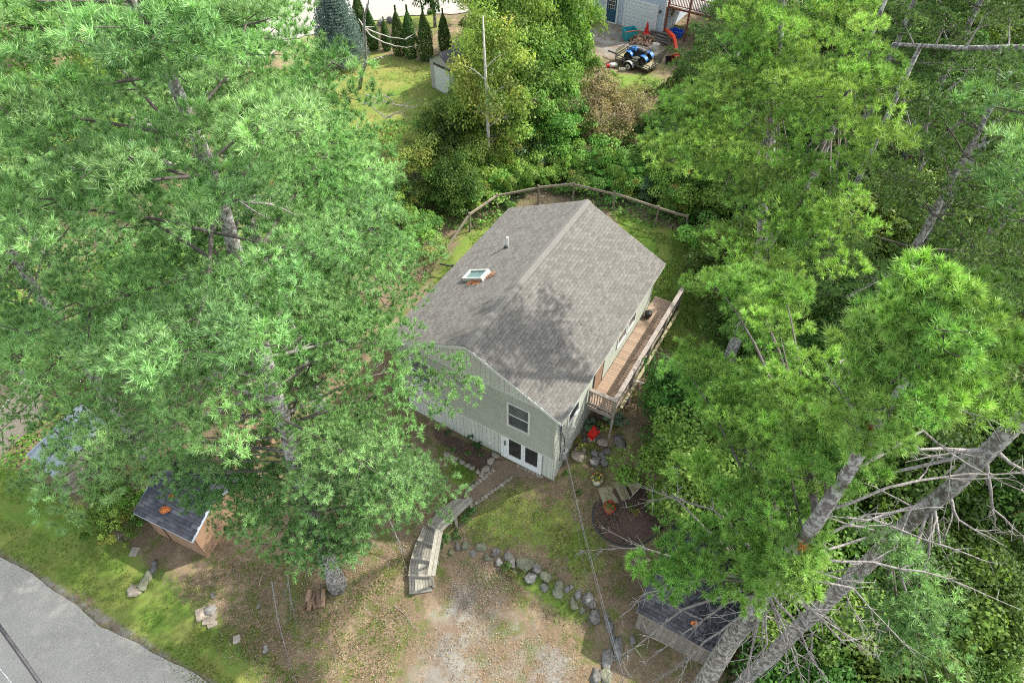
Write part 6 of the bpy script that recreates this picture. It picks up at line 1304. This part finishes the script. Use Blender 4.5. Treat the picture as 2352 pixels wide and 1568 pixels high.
# clutter behind the trailer
def crate(name, label, cat, x, y, z, size, m, rz=0.3, lid=None):
    p = NP(x, y, z); o = empty(name, (p.x, p.y, hz(p.x, p.y)), rz, label, cat); a, c, h = size
    MB().add([(-a*.8, -c*.8, 0), (a*.8, -c*.8, 0), (a*.8, c*.8, 0), (-a*.8, c*.8, 0), (-a, -c, h), (a, -c, h), (a, c, h), (-a, c, h), (-a*.9, -c*.9, h), (a*.9, -c*.9, h), (a*.9, c*.9, h), (-a*.9, c*.9, h), (-a*.8, -c*.8, h*.3), (a*.8, -c*.8, h*.3), (a*.8, c*.8, h*.3), (-a*.8, c*.8, h*.3)],
             [(i, (i+1) % 4, (i+1) % 4+4, i+4) for i in range(4)]+[(i+4, (i+1) % 4+4, (i+1) % 4+8, i+8) for i in range(4)]+[(i+8, (i+1) % 4+8, (i+1) % 4+12, i+12) for i in range(4)]+[(12, 13, 14, 15)]).build('tub', M[m], o)
    MB().box((-a*1.04, -c*1.04, h-.06), (a*1.04, -c*1.0, h)).build('rim', M[lid or m], o); return o
crate('toy_bin', 'teal plastic bin with orange trim behind the quad bike', 'bin', 620, 680, .3, (.55, .4, .8), 'teal', .3, 'orange')
crate('recycling_bin', 'bright blue plastic tub beside the digger arm', 'bin', 1450, 640, .3, (.5, .35, .5), 'brightblue', -.6)
crate('bucket', 'pale grey bucket standing at the trailer gate', 'bucket', 1085, 850, .4, (.2, .2, .5), 'offwhite')
p = NP(915, 640, .3); cn = empty('traffic_cone', (p.x, p.y, hz(p.x, p.y)), 0, 'red cone standing on the firewood heap', 'cone')
MB().tube([(0, 0, .3), (0, 0, .36), (0, 0, 1.15)], [.24, .18, .04], 12).build('cone_body', M['redplastic'], cn); MB().box((-.26, -.26, .24), (.26, .26, .3)).build('base', M['redplastic'], cn)
lp = NP(860, 720, .3); lgp = empty('firewood_heap', (lp.x, lp.y, hz(lp.x, lp.y)), 0, 'heap of split firewood between trailer and garage door', 'firewood')
lgm = []
for i in range(3):
    b_ = MB().tube([(-.22, 0, 0), (0, 0, .01), (.22, 0, 0)], [.085, .09, .08], 6); me = bpy.data.meshes.new('log'); me.from_pydata(b_.v, [], b_.f); me.materials.append(M['log']); lgm.append(me)
for i in range(70):
    o = bpy.data.objects.new('log', random.choice(lgm)); COL.objects.link(o); o.parent = lgp; r_ = math.sqrt(random.random()); t = random.uniform(0, 6.28); x, y = 1.25*r_*math.cos(t), .75*r_*math.sin(t)
    o.location = (x, y, random.uniform(.05, .08+.55*(1-r_))); o.rotation_euler = (random.uniform(0, 3), random.uniform(-.4, .4), random.uniform(0, 3.1)); o.scale = (1, random.uniform(.8, 1.3), random.uniform(.7, 1.2))
lp = NP(1200, 680, .3); plp = empty('pole_stack', (lp.x, lp.y, hz(lp.x, lp.y)), grz, 'stack of grey poles and branches beside the digger arm', 'wood stack')
for i in range(24):
    y = random.uniform(-.7, .7); z = random.uniform(.05, .5)*(1-abs(y)); MB().tube([(-1.0+random.uniform(-.3, .3), y, z), (.9+random.uniform(-.3, .3), y+random.uniform(-.5, .3), z+random.uniform(-.05, .2))], random.uniform(.04, .07), 6).build('pole', M['polewood'], plp)
p = NP(330, 1215, .2); pt = empty('gas_tank', (p.x, p.y, hz(p.x, p.y)), .2, 'white tank with a red end lying in the weeds left of the trailer', 'tank')
MB().tube([(-.3, 0, .17), (-.2, 0, .17), (.25, 0, .17), (.35, 0, .17)], [.08, .17, .17, .08], 14).build('tank', M['offwhite'], pt, smooth=True); MB().tube([(-.46, 0, .17), (-.28, 0, .17)], .13, 12).build('cap', M['redplastic'], pt)
p = NP(490, 1310, .2); ck = empty('cinder_block', (p.x, p.y, hz(p.x, p.y)), .1, 'grey concrete block lying below the trailer wheel', 'block')
MB().box((-.22, -.14, 0), (-.16, .14, .26)).box((-.03, -.14, 0), (.03, .14, .26)).box((.16, -.14, 0), (.22, .14, .26)).box((-.16, -.14, 0), (-.03, -.09, .26)).box((.03, -.14, 0), (.16, -.09, .26)).box((-.16, .09, 0), (-.03, .14, .26)).box((.03, .09, 0), (.16, .14, .26)).build('block', M['paver'], ck)
for px_, w_, lab in (((877, 56), 20, 'pale boulder between the arborvitae at the far drive'), ((897, 50), 18, 'boulder with a dark stain beside the pale one at the far drive')):
    tag(stone(*px_, w_, w_*.8, 'rock', name='boulder', hs=.9), lab, 'stone')

# ------------------------------------------------------------------ firewood, stump and debris under the left pine
lp = G(*C3(1450, 200)); fw = empty('firewood_heap', lp, 0, 'heap of reddish split logs in the shade beside the pine trunks', 'firewood')
for i in range(46):
    o = bpy.data.objects.new('log', random.choice(lgm)); COL.objects.link(o); o.parent = fw; r_ = math.sqrt(random.random()); t = random.uniform(0, 6.28)
    o.location = (1.0*r_*math.cos(t), .9*r_*math.sin(t), random.uniform(.05, .1+.6*(1-r_))); o.rotation_euler = (random.uniform(0, 3), random.uniform(-.4, .4), random.uniform(0, 3.1)); o.scale = (1.1, 1.2, 1.2)
lp = G(733, 1372); fw2 = empty('log_pile', lp, .3, 'small pile of pale cut logs at the foot of the tallest pine', 'firewood')
for i in range(9):
    o = bpy.data.objects.new('log', random.choice(lgm)); COL.objects.link(o); o.parent = fw2; o.location = (-.35+.17*(i % 4)+random.uniform(-.03, .03), .16*(i//4)-.2, .08+.1*(i // 6)); o.rotation_euler = (0, 0, 1.3+random.uniform(-.3, .3))
def stick(name, label, pts, r, cat='branch', m='deadwood', tw=True):
    P = [G(*p)+Vector((0, 0, z)) for *p, z in pts]; o = empty(name, P[0], 0, label, cat); dead_branch(o, P, r, tw, m); return o
stick('fallen_branch', 'long slender bare pole of branch running to the lower edge', [(632, 1345, .5), (640, 1420, .25), (660, 1500, .1), (685, 1575, .05)], .03, tw=False)
stick('fallen_branch', 'bare forked branch on the brown ground beside the stair', [(900, 1222, 1.6), (915, 1250, .8), (938, 1318, .08)], .022, tw=True)
stick('fallen_branch', 'pale spiky dead branch hanging below the pine\'s lowest tips', [(678, 1345, 1.2), (675, 1390, .5), (668, 1425, .06)], .03)
stick('fallen_branch', 'thin twig on the soil left of the gravel drive', [(905, 1818*.765, .03), (935, 1850*.765, .03), (948, 1880*.765, .03)], .012)
stick('loose_board', 'narrow pale board lying beside the tan shed', [(596, 1345, .03), (608, 1308, .05)], .03, 'board', 'palewood', False)
p = G(*C3(1080, 790)); q = G(*C3(1145, 870)); stick('white_pole', 'thin white pole leaning at the tan shed corner', [(*C3(1078, 785), .5), (*C3(1148, 868), .03)], .022, 'pole', 'white', False)
p = at(975+60, 668, 1.5); g = hz(p.x, p.y); hb = empty('hand_rail_post', (p.x, p.y, g), .4, 'dark low bar sticking out beside the left eave of the house', 'rail')
pp0, pp1 = at(1010, 606, 1.9), at(1040, 612, 1.9)
MB().beam(pp0, pp1, .06, .06).build('bar', M['black'], hb, False); MB().beam(pp1+Vector((0, 0, -.9)), pp1+Vector((0, 0, .12)), .06, .06).build('post', M['black'], hb, False)
# things at the sand patch
p = at(2290, 1480, -.7); tbx = empty('trampoline_frame', (p.x, p.y, hz(p.x, p.y)), 0, 'dark blue padded rail beside the bare sand patch', 'rail')
a, c = at(2280, 1510, -.5), at(2304, 1430, -.5)
MB().tube([a, a.lerp(c, .5), c], .06, 8).build('pad', M['brightblue'], tbx, False); MB().beam(a+Vector((.1, 0, -.05)), c+Vector((.1, 0, -.05)), .05, .08).build('edge', M['black'], tbx, False)
for q in (a, c): MB().tube([q, q+Vector((0, 0, -.5))], .03, 6).build('leg', M['black'], tbx, False)
p = at(2288, 1385, -.5); ch = empty('garden_chair', (p.x, p.y, hz(p.x, p.y)), .6, 'bright blue plastic chair half hidden by leaves near the sand', 'chair')
MB().box((-.25, -.25, .38), (.25, .25, .42)).build('seat', M['brightblue'], ch); MB().box((-.25, .22, .42), (.25, .26, .9)).build('backrest', M['brightblue'], ch)
for x in (-.22, .22):
    for y in (-.22, .22): MB().box((x-.02, y-.02, 0), (x+.02, y+.02, .38)).build('leg', M['brightblue'], ch)

# ------------------------------------------------------------------ grass, litter, undergrowth
def inside(poly, X, Y):
    P = [(p.x, p.y) for p in poly]; I = np.zeros(len(X), bool)
    for i in range(len(P)):
        a, b2 = P[i], P[(i+1) % len(P)]; I ^= ((a[1] > Y) != (b2[1] > Y)) & (X < (b2[0]-a[0])*(Y-a[1])/(b2[1]-a[1]+1e-12)+a[0])
    return I
def pn(x, y): return np.sin(x*1.3+2*np.sin(y*.9))*np.sin(y*1.6+1.7*np.sin(x*.7))+.5*np.sin(x*4.1+y*2.3)*np.sin(y*3.7-x*1.9)
GV, GC = [], []
for key, per in (('yardpatch', 170), ('verge', 260), ('front', 300), ('back', 330), ('backleft', 220), ('yard', 110), ('wallgrass', 380), ('bedgrass', 500), ('foot', 200), ('sideyard', 200)):
    poly = LAWN[key][0]; P = np.array([(p.x, p.y) for p in poly]); lo, hi = P.min(0)-.4, P.max(0)+.4; n = min(int((hi-lo).prod()*per), 26000)
    X, Y = rng.uniform(lo[0], hi[0], n), rng.uniform(lo[1], hi[1], n); keep = inside(poly, X+rng.normal(size=n)*.25, Y+rng.normal(size=n)*.25) & (pn(X, Y) > (-.35 if key in ('back', 'bedgrass', 'wallgrass', 'verge') else -.05))
    X, Y = X[keep], Y[keep]; Z = hgt(X, Y)+.02; GV.append(np.stack([X, Y, Z], 1)); base = np.array([(.085, .15, .025), (.12, .185, .035), (.16, .19, .05), (.20, .195, .07)])
    GC.append(base[np.clip(rng.integers(0, 3, len(X))+(rng.random(len(X)) < (.5 if key in ('yard', 'front', 'sideyard') else .15)), 0, 3)])
GP_ = np.concatenate(GV); GCc = np.concatenate(GC); k = len(GP_); a = rng.uniform(0, 6.28, k); hgt_ = rng.uniform(.03, .085, k)[:, None]; sd = np.stack([np.cos(a), np.sin(a), 0*a], 1)*rng.uniform(.012, .03, k)[:, None]; ln_ = np.stack([-np.sin(a), np.cos(a), 0*a], 1)*rng.normal(size=(k, 1))*.035
V = np.stack([GP_-sd, GP_+sd, GP_+ln_+np.array([0, 0, 1])*hgt_], 1).reshape(-1, 3)
tag(finish(np_mesh('grass', V, np.arange(3*k).reshape(-1, 3), GCc*rng.uniform(.8, 1.2, (k, 1))), 'grass', M['grass']), 'short patchy lawn grass on the verge and yards', 'grass', kind='stuff')
def scatter(name, label, cat, polys, cols, size, m, zr=(.006, .02), asp=.6, flat=.25):
    Ps = []
    for poly, n in polys:
        P = np.array([(p.x, p.y) for p in poly]); lo, hi = P.min(0), P.max(0); X, Y = rng.uniform(lo[0], hi[0], n), rng.uniform(lo[1], hi[1], n); kk = inside(poly, X, Y)&(pn(X*.8+5, Y*.8) > -.55); X, Y = X[kk], Y[kk]
        Ps.append(np.stack([X, Y, hgt(X, Y)+.03+rng.uniform(*zr, len(X))], 1))
    Ps = np.concatenate(Ps); kk = len(Ps); cols = np.array(cols)
    me = leaf_mesh(name, Ps, np.array([0, 0, 1.])+rng.normal(size=(kk, 3))*flat, size*rng.uniform(.5, 1.5, kk), cols[rng.integers(0, len(cols), kk)]*rng.uniform(.75, 1.2, (kk, 1)), asp)
    return tag(finish(me, name, m), label, cat, kind='stuff')
drive = GP((1050, 1290), (1130, 1285), (1200, 1350), (1330, 1470), (1370, 1640), (820, 1640), (940, 1440), (990, 1360))
yard = GP((420, 1330), (600, 1250), (900, 1100), (1000, 1200), (930, 1350), (950, 1600), (650, 1640), (450, 1450)); front = GP((1000, 1190), (1180, 1110), (1330, 1130), (1450, 1020), (1480, 1290), (1380, 1420), (1230, 1280), (1060, 1240))
scatter('gravel', 'pale stones and chips strewn over the drive and yard', 'gravel', ((drive, 4200), (GP((1060, 1280), (1150, 1290), (1180, 1360), (1100, 1420), (1020, 1370)), 2200), (yard, 9000), (front, 6000)), [(.36, .31, .245), (.30, .255, .20), (.24, .195, .15), (.18, .13, .09)], .038, M['litter'])
scatter('leaf_litter', 'brown twigs and fallen leaves on the bare soil', 'leaf litter', ((yard, 16000), (front, 9000), (drive, 6000), (GP((500, 1150), (900, 980), (1000, 1100), (800, 1300)), 3000)), [(.30, .17, .08), (.20, .12, .06), (.40, .28, .15), (.14, .09, .05), (.10, .13, .03)], .06, M['litter'], asp=.28)
bed = GP((985, 975), (1080, 1020), (1140, 1045), (1112, 1090), (1040, 1040)); mul = [Vector((mc.x+Mr*math.cos(t), mc.y+Mr*.8*math.sin(t), 0)) for t in np.linspace(0, 6.2, 20)]
scatter('bark_chips', 'dark shredded bark spread over both mulch beds', 'mulch', ((bed, 1500), (mul, 3200)), [(.15, .095, .07), (.09, .058, .043), (.22, .155, .12), (.06, .04, .03)], .06, M['litter'], asp=.3, flat=.5)
def undergrowth(name, label, regs, pal, n, size, hmax):
    Ps = []
    for x0, x1, y0_, y1_ in regs:
        kk = int(n*(x1-x0)*(y1_-y0_)); X, Y = rng.uniform(x0, x1, kk), rng.uniform(y0_, y1_, kk); c_ = np.stack([(X-CX)*CYW-(Y-CY)*SYW, (X-CX)*SYW+(Y-CY)*CYW], 1)
        ok = ~((c_[:, 0] > -9.5) & (c_[:, 0] < 4.6) & (c_[:, 1] > -4) & (c_[:, 1] < 15.5)); X, Y = X[ok], Y[ok]
        Ps.append(np.stack([X, Y, hgt(X, Y)+rng.random(len(X))**1.5*hmax*np.clip(.55+.5*pn(X, Y), .1, 1.2)+.03], 1))
    Ps = np.concatenate(Ps); kk = len(Ps); pal = np.array(pal)
    me = leaf_mesh(name, Ps, np.array([0, 0, 1.])+rng.normal(size=(kk, 3))*.5, size*rng.uniform(.6, 1.4, kk), pal[rng.integers(0, len(pal), kk)]*rng.uniform(.75, 1.25, (kk, 1)))
    return tag(finish(me, name, M['leaf']), label, 'undergrowth', kind='stuff')
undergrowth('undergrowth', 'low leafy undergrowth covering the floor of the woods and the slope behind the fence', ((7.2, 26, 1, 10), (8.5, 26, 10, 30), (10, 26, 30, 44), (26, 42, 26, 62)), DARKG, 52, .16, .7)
undergrowth('undergrowth', 'bright weedy ground cover on the slope behind the fence and left of the house', ((-9, 10, 29, 41), (-18, -9, 20, 40), (-32, -18, 15.5, 28)), MIDG, 75, .15, .8)
